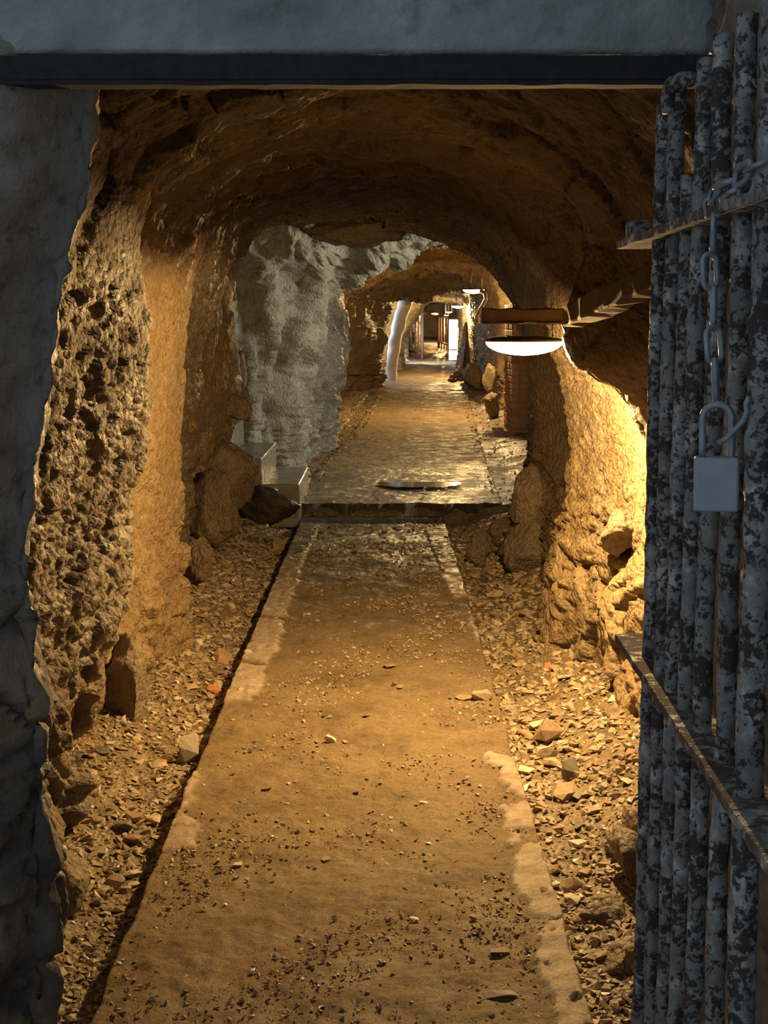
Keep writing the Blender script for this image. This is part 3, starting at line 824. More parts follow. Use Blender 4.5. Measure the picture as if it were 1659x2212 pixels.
def build_jamb_left():
    """Rock and rubble jamb: its edge follows the photographed outline, its side turns back into the tunnel."""
    ys = [-60, 200, 300, 400, 480, 550, 620, 700, 800, 900, 1000, 1100, 1200, 1400, 1600, 1750, 1900, 2050, 2212, 2500, 2720]
    xs = [205, 196, 194, 190, 168, 145, 128, 122, 108, 92, 74, 62, 52, 66, 84, 92, 92, 94, 96, 96, 96]
    r, c = 300, 150
    zz = np.linspace(-60, 2720, r)
    ex = np.interp(zz, ys, xs)
    V = np.zeros((r, c, 3))
    for i in range(r):
        e = at(ex[i], zz[i], YP + 0.10)
        for j in range(c):
            t = j / (c - 1)
            if t < 0.55:      # face that looks out
                s = t / 0.55
                x = -1.6 + (e.x + 1.6) * s
                y = YP - 0.02 + 0.12 * sstep(0.85, 1.0, s) + 0.02
            else:             # side that runs in
                s = (t - 0.55) / 0.45
                x = e.x - 0.22 * s**1.5
                y = YP + 0.10 + 0.42 * s
            V[i, j] = (x, y, e.z)
    N = np.cross(np.gradient(V, axis=1), np.gradient(V, axis=0))
    N /= np.maximum(np.linalg.norm(N, axis=2, keepdims=True), 1e-9)
    if N[:, 10, 1].mean() > 0: N = -N
    p, nn = V.reshape(-1, 3), N.reshape(-1, 3)
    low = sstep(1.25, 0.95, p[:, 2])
    f, e = facets(p * np.array([11, 11, 7.5]), 44)
    st_ = sstep(0.05, 0.16, e) * low
    f1, _, _, _ = worley(p * 32, 45)
    d = 0.045 * fbm(p * 3, 4, 46) + 0.012 * f * low + 0.018 * st_ + 0.016 * fbm(p * 12, 4, 47, 0.6) + low * (1 - st_) * 0.014 * (0.6 - f1) - 0.012 * sstep(0.15, 0.4, fbm(p * 9, 3, 48))
    p = p + nn * d[:, None]
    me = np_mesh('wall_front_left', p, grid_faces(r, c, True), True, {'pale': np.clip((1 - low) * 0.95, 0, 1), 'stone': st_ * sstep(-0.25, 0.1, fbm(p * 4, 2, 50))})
    return tag(new_obj('wall_front_left', me, M['jamb_rock']), kind='structure')


t = NT('grey_jamb_stone')
v = t.coords()
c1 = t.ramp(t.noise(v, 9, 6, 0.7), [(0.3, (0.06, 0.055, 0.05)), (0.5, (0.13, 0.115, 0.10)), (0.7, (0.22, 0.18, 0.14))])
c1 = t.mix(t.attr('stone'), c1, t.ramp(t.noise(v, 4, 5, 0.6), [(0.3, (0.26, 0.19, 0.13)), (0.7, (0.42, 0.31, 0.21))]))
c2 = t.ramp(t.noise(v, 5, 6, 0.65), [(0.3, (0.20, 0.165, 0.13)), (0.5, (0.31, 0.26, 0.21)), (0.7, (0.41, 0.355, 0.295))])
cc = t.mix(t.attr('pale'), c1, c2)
sp_ = t.ramp(t.noise(v, 30, 3, 0.7), [(0.32, 0.45), (0.42, 1.0), (0.7, 1.1)])
cc = t.mix(0.7, cc, sp_, 'MULTIPLY')
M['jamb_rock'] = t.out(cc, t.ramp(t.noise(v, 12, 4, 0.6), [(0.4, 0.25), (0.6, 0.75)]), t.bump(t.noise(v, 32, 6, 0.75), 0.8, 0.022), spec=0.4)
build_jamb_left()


def build_jamb_right():
    """Stone side wall that the open gate leans along, turning into the tunnel at the portal."""
    r, c = 240, 130
    zs = np.linspace(2.5, -0.3, r)
    V = np.zeros((r, c, 3))
    for j in range(c):
        t_ = j / (c - 1)
        if t_ < 0.72:
            s = t_ / 0.72
            x, y = 0.60 - 0.055 * s, 0.6 + (YP + 0.04 - 0.6) * s
        else:
            s = (t_ - 0.72) / 0.28
            x, y = 0.545 + 0.30 * s ** 1.6, YP + 0.04 + 0.36 * s
        V[:, j, 0], V[:, j, 1], V[:, j, 2] = x, y, zs
    N = np.cross(np.gradient(V, axis=1), np.gradient(V, axis=0))
    N /= np.maximum(np.linalg.norm(N, axis=2, keepdims=True), 1e-9)
    if N[:, 10, 0].mean() > 0: N = -N
    p, nn = V.reshape(-1, 3), N.reshape(-1, 3)
    f, e = facets(p * np.array([6, 5, 9.0]), 54)
    d = 0.02 * fbm(p * 3, 3, 56) + 0.016 * f - 0.02 * sstep(0.1, 0.0, e) + 0.006 * fbm(p * 20, 3, 57)
    p = p + nn * d[:, None]
    me = np_mesh('wall_front_right', p, grid_faces(r, c, True), True, {'pale': np.full(len(p), 0.9), 'stone': np.zeros(len(p))})
    return tag(new_obj('wall_front_right', me, M['jamb_rock']), kind='structure')


build_jamb_right()


def build_lintel():
    # concrete lintel face: a thick slab over the opening
    z0 = at(800, 116, YP).z
    r, c = 90, 220
    V = np.zeros((r, c, 3))
    for i in range(r):
        s = i / (r - 1)
        if s < 0.82:
            z, y = 3.4 - (3.4 - z0) * (s / 0.82) ** 0.6, YP
        else:
            z, y = z0, YP + 0.18 * (s - 0.82) / 0.18
        V[i, :, 0] = np.linspace(-1.5, 1.6, c)
        V[i, :, 1], V[i, :, 2] = y, z
    p = V.reshape(-1, 3)
    d = 0.006 * fbm(p * 5, 3, 63) + 0.003 * fbm(p * 24, 3, 64) - 0.008 * sstep(0.22, 0.4, fbm(p * 12, 3, 65))
    p[:, 1] -= d
    me = np_mesh('lintel', p, grid_faces(r, c), True)
    tag(new_obj('lintel', me, M['concrete']), kind='structure')
    # steel beam under it: flat web and a thin lower flange
    zt, zb = at(800, 118, YP - 0.01).z, at(800, 178, YP - 0.01).z
    root = tag(empty('lintel_beam', (0, YP, zb)), kind='structure')
    bm = bmesh.new()
    box_bm(bm, (-1.2, -0.012, 0.004), (0.64, 0.0, zt - zb), 0.002, 1)
    bmesh.ops.subdivide_edges(bm, edges=[e for e in bm.edges if abs(e.verts[0].co.x - e.verts[1].co.x) > 1], cuts=60)
    V = np.array([tuple(v.co) for v in bm.verts])
    d = fbm(V * 9, 3, 66) * 0.0035
    for v, k in zip(bm.verts, d):
        v.co.z += k
        v.co.y += k * 0.6
    new_obj('web', bm_mesh('web', bm), M['steel_beam'], root)
    bm = bmesh.new()
    box_bm(bm, (-1.2, -0.012, -0.004), (0.64, 0.035, 0.004), 0.0015, 1)
    bmesh.ops.subdivide_edges(bm, edges=[e for e in bm.edges if abs(e.verts[0].co.x - e.verts[1].co.x) > 1], cuts=60)
    V = np.array([tuple(v.co) for v in bm.verts])
    d = fbm(V * 11, 3, 67) * 0.004
    for v, k in zip(bm.verts, d):
        v.co.z += k
    new_obj('flange', bm_mesh('flange', bm), M['steel_beam'], root)


build_lintel()

# ================================================================== LAMPS
def make_lamp(name, label, px, rim_py, Y, diameter, hang, mat, power=1.0):
    c = at(px, rim_py, Y)
    root = tag(empty(name, c), label, 'lamp', 'tunnel bulkhead lamps')
    R = diameter / 2
    seg = 40
    # diffuser: shallow bowl
    bm = bmesh.new()
    rings = []
    for k in range(9):
        a = k / 8 * math.pi / 2
        rr, zz = R * 0.965 * math.cos(a), -R * 0.34 * math.sin(a)
        if k == 8:
            rings.append([bm.verts.new((0, 0, zz))])
        else:
            rings.append([bm.verts.new((rr * math.cos(2 * math.pi * s / seg), rr * math.sin(2 * math.pi * s / seg), zz)) for s in range(seg)])
    for k in range(8):
        for s in range(seg):
            s2 = (s + 1) % seg
            if k == 7:
                bm.faces.new((rings[k][s], rings[k][s2], rings[8][0]))
            else:
                bm.faces.new((rings[k][s], rings[k][s2], rings[k + 1][s2], rings[k + 1][s]))
    bmesh.ops.recalc_face_normals(bm, faces=bm.faces)
    for f in bm.faces:
        if f.normal.z > 0: f.normal_flip()
    new_obj('diffuser', bm_mesh('diffuser', bm, True), mat, root)
    # housing: thin dished disc with a rim
    prof = [(R * 0.96, 0.0), (R * 1.0, 0.0), (R * 1.0, R * 0.05), (R * 0.8, R * 0.10), (R * 0.3, R * 0.14), (0.001, R * 0.14)]
    bm = bmesh.new()
    rg = [[bm.verts.new((r_ * math.cos(2 * math.pi * s / seg), r_ * math.sin(2 * math.pi * s / seg), z_)) for s in range(seg)] for r_, z_ in prof]
    for k in range(len(rg) - 1):
        for s in range(seg):
            s2 = (s + 1) % seg
            bm.faces.new((rg[k][s], rg[k][s2], rg[k + 1][s2], rg[k + 1][s]))
    bmesh.ops.remove_doubles(bm, verts=bm.verts, dist=0.0005)
    bmesh.ops.recalc_face_normals(bm, faces=bm.faces)
    housing = new_obj('housing', bm_mesh('housing', bm, True), M['lamp_housing'], root)
    # hangers
    for dx in (-0.25, 0.72):
        new_obj('hanger_rod', tube_mesh('hanger_rod', [(dx * R, 0, R * 0.06), (dx * R, 0, hang)], 0.004 * max(1, Y / 9), 8), M['galv'], housing)
    ld = bpy.data.lights.new('lamp_light', 'POINT')
    ld.energy, ld.color, ld.shadow_soft_size = LAMP_POWER * power, LAMP_COL, R * 0.045
    lo = bpy.data.objects.new('lamp_light', ld)
    COL.objects.link(lo)
    lo.parent = root
    lo.location = (0, 0, -R * 0.34 - R * 0.05)
    return root


make_lamp('bulkhead_lamp', 'large nearest round lamp with glowing bowl under the crosswise timber', 1132, 738, 5.3, 0.302, 0.082, M['diffuser'])
make_lamp('bulkhead_lamp', 'second lamp, hung high under the rock roof beside the bent pale strip', 1023, 626, 19.6, 0.31, 0.30, M['diffuser_far'])
make_lamp('bulkhead_lamp', 'third lamp, smaller glowing bowl below and left of the second lamp', 989, 661, 29.3, 0.28, 0.24, M['diffuser_far'])
make_lamp('bulkhead_lamp', 'fourth lamp, tiny glowing bowl just left of the third', 970, 673.5, 43.0, 0.20, 0.4, M['diffuser_far'])
make_lamp('bulkhead_lamp', 'fifth and farthest lamp, tiny glow at the end of the row', 964.5, 680.5, 50.0, 0.17, 0.4, M['diffuser_far'])


# timbers above the near lamp
def plank(name, a, b, w, h, label, mat, roll=0.0, parts=()):
    a, b = Vector(a), Vector(b)
    d = b - a
    q = d.to_track_quat('X', 'Z')
    bm = bmesh.new()
    box_bm(bm, (0, -w / 2, -h / 2), (d.length, w / 2, h / 2), min(w, h) * 0.08, 1)
    bmesh.ops.subdivide_edges(bm, edges=[e for e in bm.edges if e.calc_length() > d.length * 0.7], cuts=14)
    V = np.array([tuple(v.co) for v in bm.verts])
    k1, k2 = fbm(V * 9 + a.x * 7, 3, 101), fbm(V * 9 + a.y * 3, 3, 102)
    for v, i, j in zip(bm.verts, k1, k2):
        v.co.z += i * 0.012
        v.co.y += j * 0.010
    me = bm_mesh(name, bm)
    root = tag(empty(name, a), label, 'beam')
    root.rotation_mode = 'QUATERNION'
    root.rotation_quaternion = q
    new_obj('timber', me, mat, root)
    return root, d.length


a, b = at(1040, 680, 5.32), at(1228, 681, 5.30)
beam, L = plank('lamp_timber', a, b, 0.075, 0.05, 'short crosswise timber that carries the nearest lamp', M['wood'])
bm = bmesh.new()
box_bm(bm, (0, -0.048, -0.034), (L, 0.045, -0.027), 0.002, 1)
bmesh.ops.subdivide_edges(bm, edges=[e for e in bm.edges if e.calc_length() > L * 0.7], cuts=14)
V = np.array([tuple(v.co) for v in bm.verts])
for v, i in zip(bm.verts, fbm(V * 16, 3, 104)):
    v.co.z += i * 0.006
new_obj('iron_flange', bm_mesh('iron_flange', bm), M['gate_rust'], beam)
plank('side_timber', at(1240, 684, 4.42), at(1445, 590, 3.2), 0.075, 0.062, 'long sloping timber from the lamp towards the open gate', M['wood'])

# bent pale strip made up for a lit rock end by the second lamp
pts = [at(1038, 628, 19.3), at(1048, 634, 19.25), at(1050, 646, 19.2), at(1040, 664, 19.2), at(1030, 684, 19.2), at(1033, 700, 19.2)]
dense = []
for i in range(len(pts) - 1):
    for s in range(5): dense.append(pts[i].lerp(pts[i + 1], s / 5))
dense.append(pts[-1])
tag(new_obj('lit_rock_strip', tube_mesh('lit_rock_strip', dense, 0.028, 8, 0.3, 12, 3), M['kerb']), 'bent pale strip built for the lit rock end beside the second lamp', 'strap')

# ================================================================== THE GATE
GA, GB = 0.40, 0.0165


def gate_y(px, py):
    dy = cp - (py - CY) / F * sp
    return GA / ((px - CX) / F / dy - GB)


def gate_pt(Y, z, off=0.0):
    return Vector((GA + GB * Y + off, Y, z))


gate = tag(empty('barred_gate', gate_pt(2.3, 0.1)), 'open iron gate of pitted round bars with flaking pale paint', 'gate')
gi = Matrix.Translation(-gate.location)


def under_gate(name, me, mat):
    o = new_obj(name, me, mat, gate)
    o.matrix_parent_inverse = gi
    return o


BARS = [(1387, 226), (1413, 172), (1440, 378), (1468, 126), (1504, 75), (1550, 30), (1605, -160)]
for i, (px, top) in enumerate(BARS):
    Y = gate_y(px, 2000)
    ztop = 1.6 + (690 - top) * Y / F * 1.0
    ztop = at(px, top, Y).z
    rad = 0.0128 if i != 6 else 0.0165
    zs = np.linspace(0.04, ztop, 90)
    w = fbm(np.stack([np.full(90, i * 3.0), np.zeros(90), zs * 2.2], 1), 3, 111) * 0.006
    pts = [gate_pt(Y, z, w[k]) for k, z in enumerate(zs)]
    for k, p_ in enumerate(pts): p_.y += w[(k * 7 + 13) % 90] * 0.5
    under_gate('bar', tube_mesh('bar', pts, rad, 14, 0.28, 55, 120 + i), M['gate'])


def flat_iron(name, y0, y1, z0, z1, w, h, seed):
    n = 70
    bm = bmesh.new()
    A = gate_pt(y0, z0)
    B = gate_pt(y1, z1)
    d = B - A
    side = Vector((1, 0, 0))
    rows = []
    jj = fbm(np.stack([np.full(n, seed), np.linspace(0, 9, n), np.zeros(n)], 1), 3, 131)
    for k in range(n):
        c = A + d * (k / (n - 1))
        e = 0.006 * jj[k]
        rows.append([bm.verts.new(c + side * (sx * (w / 2 + e)) + Vector((0, 0, sz * h / 2 + e * 0.4))) for sx, sz in ((-1, -1), (1, -1), (1, 1), (-1, 1))])
    for k in range(n - 1):
        for s in range(4):
            bm.faces.new((rows[k][s], rows[k][(s + 1) % 4], rows[k + 1][(s + 1) % 4], rows[k + 1][s]))
    bm.faces.new(rows[0]); bm.faces.new(rows[-1][::-1])
    bmesh.ops.recalc_face_normals(bm, faces=bm.faces)
    return under_gate(name, bm_mesh(name, bm), M['gate_rust'])


yl = gate_y(1372, 535)
flat_iron('crossbar', yl + 0.02, 1.30, at(1372, 528, yl).z, at(1372, 528, yl).z, 0.062, 0.013, 1)
yl2 = gate_y(1372, 1385)
flat_iron('crossbar', yl2 + 0.03, 1.30, at(1372, 1385, yl2).z, at(1372, 1385, yl2).z, 0.060, 0.013, 2)
# bracket plate at the end of the upper crossbar and the curled strap at the top
yb = gate_y(1395, 500)
bm = bmesh.new()
zc = at(1395, 500, yb).z
box_bm(bm, (GA + GB * yb - 0.03, yb - 0.02, zc - 0.022), (GA + GB * yb + 0.004, yb + 0.03, zc + 0.018), 0.006, 2)
under_gate('bracket', bm_mesh('bracket', bm), M['gate'])
pts = [at(1446, 245, 2.12), at(1443, 205, 2.12), at(1452, 182, 2.11), at(1470, 172, 2.09), at(1492, 172, 2.06)]
dense = []
for i in range(len(pts) - 1):
    for s in range(5): dense.append(pts[i].lerp(pts[i + 1], s / 5))
dense.append(pts[-1])
under_gate('strap', tube_mesh('strap', dense, 0.011, 10, 0.25, 50, 9), M['gate'])


# ------------------------------------------------------------------ chain, padlock, hook
def link_mesh(length, width, wire):
    r = width / 2 - wire
    h = length / 2 - wire - r
    pts = []
    for k in range(13):
        a = math.pi * k / 12
        pts.append((r * math.cos(a), 0, h + r * math.sin(a)))
    for k in range(13):
        a = math.pi + math.pi * k / 12
        pts.append((r * math.cos(a), 0, -h + r * math.sin(a)))
    return tube_mesh('link', pts, wire, 10, closed=True)


YC = 1.70
chain = tag(empty('hanging_chain', at(1540, 470, YC)), 'steel chain looped round the gate bars and hanging down to the padlock', 'chain')
LM = link_mesh(0.056, 0.030, 0.0042)
LM.materials.append(M['galv'])


def add_link(p, q, spin, parent=chain, me=LM):
    """A link from p to q."""
    o = bpy.data.objects.new('link', me)
    COL.objects.link(o)
    o.parent = parent
    p, q = Vector(p), Vector(q)
    d = (q - p)
    rot = d.to_track_quat('Z', 'Y').to_matrix().to_4x4() @ Matrix.Rotation(spin, 4, 'Z')
    o.matrix_parent_inverse = Matrix.Translation(-parent.location)
    s = (d.length + 0.006) / 0.056
    o.matrix_basis = Matrix.Translation((p + q) / 2) @ rot @ Matrix.Scale(s, 4)
    return o


down = [(1543, 462), (1540, 545), (1532, 548), (1536, 625), (1543, 620), (1541, 712), (1540, 705), (1545, 785), (1544, 776), (1548, 872)]
for k in range(0, len(down), 2):
    Yk = 1.70 - 0.018 * (k // 2)
    add_link(at(*down[k], Yk), at(*down[k + 1], Yk), 0.25 if (k // 2) % 2 == 0 else 1.25)
# the loop round the bars, running up to the near side
loop = [(1536, 470, 1.72), (1532, 430, 1.71), (1556, 402, 1.68), (1588, 388, 1.635), (1622, 366, 1.585), (1648, 352, 1.55)]
for k in range(len(loop) - 1):
    add_link(at(*loop[k]), at(*loop[k + 1]), 0.3 if k % 2 == 0 else 1.4)
loop2 = [(1548, 458, 1.70), (1572, 432, 1.665), (1600, 408, 1.62), (1630, 404, 1.575)]
for k in range(len(loop2) - 1):
    add_link(at(*loop2[k]), at(*loop2[k + 1]), 1.3 if k % 2 == 0 else 0.2)

YK = 1.60
pc = at(1547.5, 1045, YK)
lock = tag(empty('padlock', pc), 'grey square padlock with long shackle hanging from the chain', 'padlock')
kk = YK / F
w, h, dth = 97 * kk, 119 * kk, 0.024
bm = bmesh.new()
box_bm(bm, (-w / 2, -dth / 2, -h / 2), (w / 2, dth / 2, h / 2), 0.0035, 3)
o = new_obj('body', bm_mesh('body', bm), M['lock'], lock)
sw, st = 31 * kk, (1045 - 872) * kk
pts = [(-sw, 0, h / 2 - 0.01)]
pts += [(-sw, 0, h / 2 + (st - h / 2 - sw) * s / 4) for s in range(1, 5)]
pts += [(sw * math.cos(math.pi - a), 0, st - sw + sw * math.sin(a)) for a in [math.pi * s / 12 for s in range(1, 12)]]
pts += [(sw, 0, h / 2 + (st - h / 2 - sw) * (4 - s) / 4) for s in range(0, 5)]
pts += [(sw, 0, h / 2 - 0.01)]
new_obj('shackle', tube_mesh('shackle', pts, 0.0042, 12), M['galv'], lock)
lock.rotation_euler = (0, math.radians(-1.0), math.radians(-14))
pts = [at(1552, 958, 1.585), at(1570, 946, 1.58), at(1590, 926, 1.57), at(1606, 908, 1.56), at(1614, 890, 1.56), at(1612, 872, 1.56), at(1618, 858, 1.555)]
tag(new_obj('wire_hook', tube_mesh('wire_hook', pts, 0.0034, 8), M['galv']), 'bent wire hook through the padlock shackle', 'hook')

# ================================================================== BOULDERS AND SET STONES
def boulder_mesh(name, seed, sub=4, cuts=9, rough=0.06, squash=(1, 1, 1)):
    bm = bmesh.new()
    bmesh.ops.create_icosphere(bm, subdivisions=sub, radius=1.0)
    V = np.array([tuple(v.co) for v in bm.verts])
    r = np.random.default_rng(seed)
    # plane cuts give flat broken faces
    for _ in range(cuts):
        n = r.normal(size=3)
        n /= np.linalg.norm(n)
        d = r.uniform(0.52, 0.86)
        s = V @ n
        V = V - np.outer(np.maximum(s - d, 0), n)
    fc, ed_ = facets(V * 2.4 + seed, seed + 5)
    V *= (1 + 0.14 * fbm(V * 1.3 + seed, 2, seed) + rough * 1.3 * fbm(V * 5 + seed, 4, seed + 9, 0.6) + rough * 1.6 * fc - 0.05 * sstep(0.1, 0.0, ed_))[:, None]
    V -= (V.max(0) + V.min(0)) / 2
    V /= (V.max(0) - V.min(0))
    V *= np.array(squash)
    for v, c in zip(bm.verts, V): v.co = c
    me = bm_mesh(name, bm, True)
    return me


def boulder(name, px0, py0, px1, py1, Y, depth, label, seed, mat='boulder', cat='boulder', rot=(0, 0, 0), cuts=9, sub=4, group=None, rough=0.06):
    """A boulder that fills the photographed box at its own depth."""
    a, b = at(px0, py0, Y), at(px1, py1, Y)
    c = (a + b) / 2
    me = boulder_mesh(name, seed, sub, cuts, rough)
    w, h = abs(b.x - a.x), abs(a.z - b.z)
    o = new_obj(name, me, M[mat], None, c, rot, (w, depth, h))
    return tag(o, label, cat, group)


boulder('boulder', 472, 838, 546, 912, 10.05, 0.28, 'dark angular boulder sticking out of the wall above the concrete steps', 3, cuts=12)
boulder('boulder', 458, 900, 508, 975, 9.95, 0.25, 'brown wedge-shaped stone below the boulder above the steps', 5, cuts=12)
boulder('boulder', 505, 756, 534, 850, 10.5, 0.25, 'narrow shadowed rock spur above the dark boulder by the steps', 8)
boulder('boulder', 440, 955, 560, 1100, 9.7, 0.35, 'dark wet broken rock leaning against the near side of the steps', 12, cuts=14)
boulder('boulder', 398, 1010, 520, 1185, 9.15, 0.3, 'ochre rock mass at the foot of the wall before the steps', 15, cuts=12)
boulder('boulder', 398, 1160, 462, 1250, 8.05, 0.22, 'small wet pointed rock at the foot of the tall ochre pillar', 18, cuts=14)
boulder('boulder', 218, 1205, 292, 1310, 4.82, 0.18, 'rough pale-topped block jutting from the near wall', 21, cuts=8, rough=0.12)
boulder('boulder', 206, 1318, 246, 1368, 4.9, 0.06, 'small square pale stone set in the near wall', 24, cuts=12)
boulder('rock_slab', 206, 1366, 322, 1575, 5.45, 0.22, 'smooth upright slab at the foot of the near wall', 27, cuts=6, rough=0.03)
boulder('rock_slab', 162, 1400, 232, 1560, 5.1, 0.2, 'glistening pinkish slab leaning beside the smooth upright slab', 29, cuts=7)
boulder('boulder', 90, 1840, 195, 2000, 3.75, 0.2, 'dark rounded stone low at the foot of the near jamb', 30, cuts=8)
boulder('boulder', 1005, 1140, 1062, 1222, 9.35, 0.2, 'upright rounded stone beside the dark rock pillar', 33, cuts=9)
boulder('boulder', 1050, 1115, 1122, 1185, 9.9, 0.25, 'broad shadowed stone behind the upright rounded stone', 36, cuts=10)
boulder('boulder', 1100, 1000, 1182, 1150, 8.72, 0.3, 'tall folded rock bulging from the pillar beside the raised floor', 39, cuts=7, rough=0.05)
boulder('boulder', 1086, 1120, 1190, 1250, 8.6, 0.3, 'dark brown boulder at the foot of the pillar', 42, cuts=10)
boulder('boulder', 1290, 1095, 1395, 1205, 5.65, 0.25, 'dark flat-topped rock ledge in the bright yellow wall', 45, cuts=12)
boulder('boulder', 1322, 1790, 1400, 1905, 3.9, 0.25, 'large dark boulder half hidden behind the gate bars', 48, cuts=10)
boulder('boulder', 1345, 1742, 1400, 1815, 4.15, 0.2, 'orange-lit angular stone above the dark boulder by the gate', 50, cuts=12)
boulder('rock_slab', 1242, 1942, 1374, 2035, 3.72, 0.2, 'wet pinkish wedge of slate lying beside the kerb near the gate', 51, cuts=14, rot=(0.2, -0.12, 0.2))
boulder('boulder', 1305, 2040, 1395, 2140, 3.42, 0.16, 'black wet lump of rock below the pinkish slate wedge', 54, cuts=9)
boulder('boulder', 1000, 782, 1048, 842, 25.0, 0.5, 'big dark boulder beside the far end of the raised floor', 57, cuts=6)
boulder('boulder', 1042, 784, 1072, 850, 20.3, 0.35, 'upper yellow-lit rock stacked before the brick pier', 60, cuts=9)
boulder('boulder', 1044, 846, 1078, 905, 19.4, 0.35, 'lower yellow-lit rock stacked before the brick pier', 63, cuts=9)
for i, (x0, y0, x1, y1, lab) in enumerate(((970, 808, 984, 822, 'left stone of the little heap beside the big dark boulder'), (978, 800, 1000, 818, 'topmost stone of the little heap beside the big dark boulder'), (986, 812, 1006, 824, 'right stone of the little heap touching the big dark boulder'), (966, 816, 990, 827, 'front stone of the little heap beside the big dark boulder'))):
    boulder('pile_stone', x0, y0, x1, y1, 25.8 - i * 0.1, 0.25, lab, 66 + i, cat='stone', sub=3, group='little stone heap by the dark boulder')
boulder('boulder', 992, 695, 1016, 830, 27.6, 0.6, 'tall black rock edge standing before the white far door', 71, cuts=6)
boulder('boulder', 994, 724, 1008, 800, 26.9, 0.4, 'column of yellow-lit broken stone right of the far door', 73, cuts=14)

boulder('boulder', 515, 1046, 652, 1130, 10.80, 0.26, 'black wet rock lump against the front of the lowest step', 81, mat='dark_rock', cuts=9)
boulder('rock_slab', 650, 462, 880, 538, 11.15, 0.6, 'grey rock lip hanging from the roof over the pale wall', 84, cuts=8, rough=0.05)

# ------------------------------------------------------------------ concrete steps to the side passage
steps = tag(empty('concrete_steps', (-0.9, 11.6, 0.1)), 'wet concrete steps climbing into the side passage', 'steps')
for (x0, x1, y0, y1, z1) in ((-2.3, -0.675, 11.0, 12.32, 0.30), (-2.3, -0.965, 10.95, 12.36, 0.51), (-2.3, -1.25, 10.98, 12.36, 0.72)):
    bm = bmesh.new()
    box_bm(bm, (x0 + 0.9, y0 - 11.6, -0.15), (x1 + 0.9, y1 - 11.6, z1 - 0.1), 0.014, 3)
    bmesh.ops.subdivide_edges(bm, edges=[e for e in bm.edges if e.calc_length() > 0.3], cuts=10, use_grid_fill=True)
    V = np.array([tuple(v.co) for v in bm.verts])
    for v, k in zip(bm.verts, fbm(V * 5 + z1 * 9, 3, 141)):
        v.co += Vector((0.010 * k, 0.010 * k, 0.006 * k))
    new_obj('step', bm_mesh('step', bm), M['steps'], steps)

# ------------------------------------------------------------------ brick pier
pier = tag(empty('brick_pier', (1.55, 16.9, 0.2)), 'weathered red brick pier behind the dark rock pillar', 'brick pier')
bw, bh, bd, jn = 0.215, 0.068, 0.10, 0.012
PX, PY, PLEN, PWID, PZ0, PZ1 = 1.546, 16.9, 1.15, 0.44, 0.12, 1.75
bm = bmesh.new()
box_bm(bm, (0.012, 0.012, PZ0 - 0.2), (PWID - 0.012, PLEN - 0.012, PZ1 - 0.2))
new_obj('mortar_core', bm_mesh('mortar_core', bm), M['mortar'], pier)
bms = {}
for ln in ('stretch', 'head', 'half'):
    L_ = {'stretch': bw, 'head': bd, 'half': bw / 2}[ln]
    bm = bmesh.new()
    box_bm(bm, (0, 0, 0), (L_, bd, bh), 0.006, 1)
    me = bm_mesh('brick', bm)
    me.materials.append(M['brick'])
    bms[ln] = me
rr = random.Random(3)
course = 0
z = PZ0
while z < PZ1:
    y = 0.0 if course % 2 == 0 else -0.0
    # side face along the passage
    yy_ = 0.0
    first = True
    while yy_ < PLEN - 0.03:
        kind = 'half' if (course % 2 and first) else 'stretch'
        L_ = bw / 2 if kind == 'half' else bw
        if yy_ + L_ > PLEN + 0.05: break
        o = bpy.data.objects.new('brick', bms[kind]); COL.objects.link(o); o.parent = pier
        o.location = (bd - 0.004 + rr.uniform(-0.006, 0.006), yy_, z - 0.2)
        o.rotation_euler = (0, 0, math.pi / 2 + rr.uniform(-0.02, 0.02))
        yy_ += L_ + jn
        first = False
    # front face towards the camera
    xx_ = bd + jn
    first = True
    while xx_ < PWID - 0.05:
        kind = 'half' if (course % 2 == 0 and first) else 'stretch'
        L_ = bw / 2 if kind == 'half' else bw
        o = bpy.data.objects.new('brick', bms[kind]); COL.objects.link(o); o.parent = pier
        o.location = (xx_, -0.004 + rr.uniform(-0.006, 0.006), z - 0.2)
        o.rotation_euler = (0, 0, rr.uniform(-0.02, 0.02))
        xx_ += L_ + jn
        first = False
    z += bh + jn
    course += 1

# ------------------------------------------------------------------ white leaning post, far gates, white door panel
pts = [at(846, 836, 28), at(846, 800, 28), at(848, 770, 28), at(853, 735, 28), at(860, 705, 28), at(870, 670, 28), at(878, 640, 28)]
dense = []
for i in range(len(pts) - 1):
    for s in range(6): dense.append(pts[i].lerp(pts[i + 1], s / 6))
dense.append(pts[-1])
me = tube_mesh('leaning_post', dense, [0.105 + 0.045 * (i / len(dense)) for i in range(len(dense))], 14, 0.35, 4, 5)
tag(new_obj('leaning_post', me, M['whitewash']), 'bluish white leaning post standing in daylight', 'post')


def bar_gate(name, label, pxs, Y0, Y1, top, bottom_z, rad, rails):
    g = tag(empty(name, at(pxs[0], 740, Y0)), label, 'gate')
    inv = Matrix.Translation(-g.location)
    P = []
    n = len(pxs)
    for i, px in enumerate(pxs):
        Y = Y0 + (Y1 - Y0) * i / (n - 1)
        hi = at(px, top[0] + (top[1] - top[0]) * i / (n - 1), Y)
        lo = Vector((hi.x, hi.y, float(base_z(Y)) + bottom_z))
        P.append((lo, hi))
        o = new_obj('bar', tube_mesh('bar', [lo, hi], rad * (2.0 if i in (0, n - 1) else 1.0), 6), M['rust_bar'], g)
        o.matrix_parent_inverse = inv
    for f in rails:
        o = new_obj('rail', tube_mesh('rail', [P[0][0].lerp(P[0][1], f), P[-1][0].lerp(P[-1][1], f)], rad * 1.5, 6), M['rust_bar'], g)
        o.matrix_parent_inverse = inv
    return g


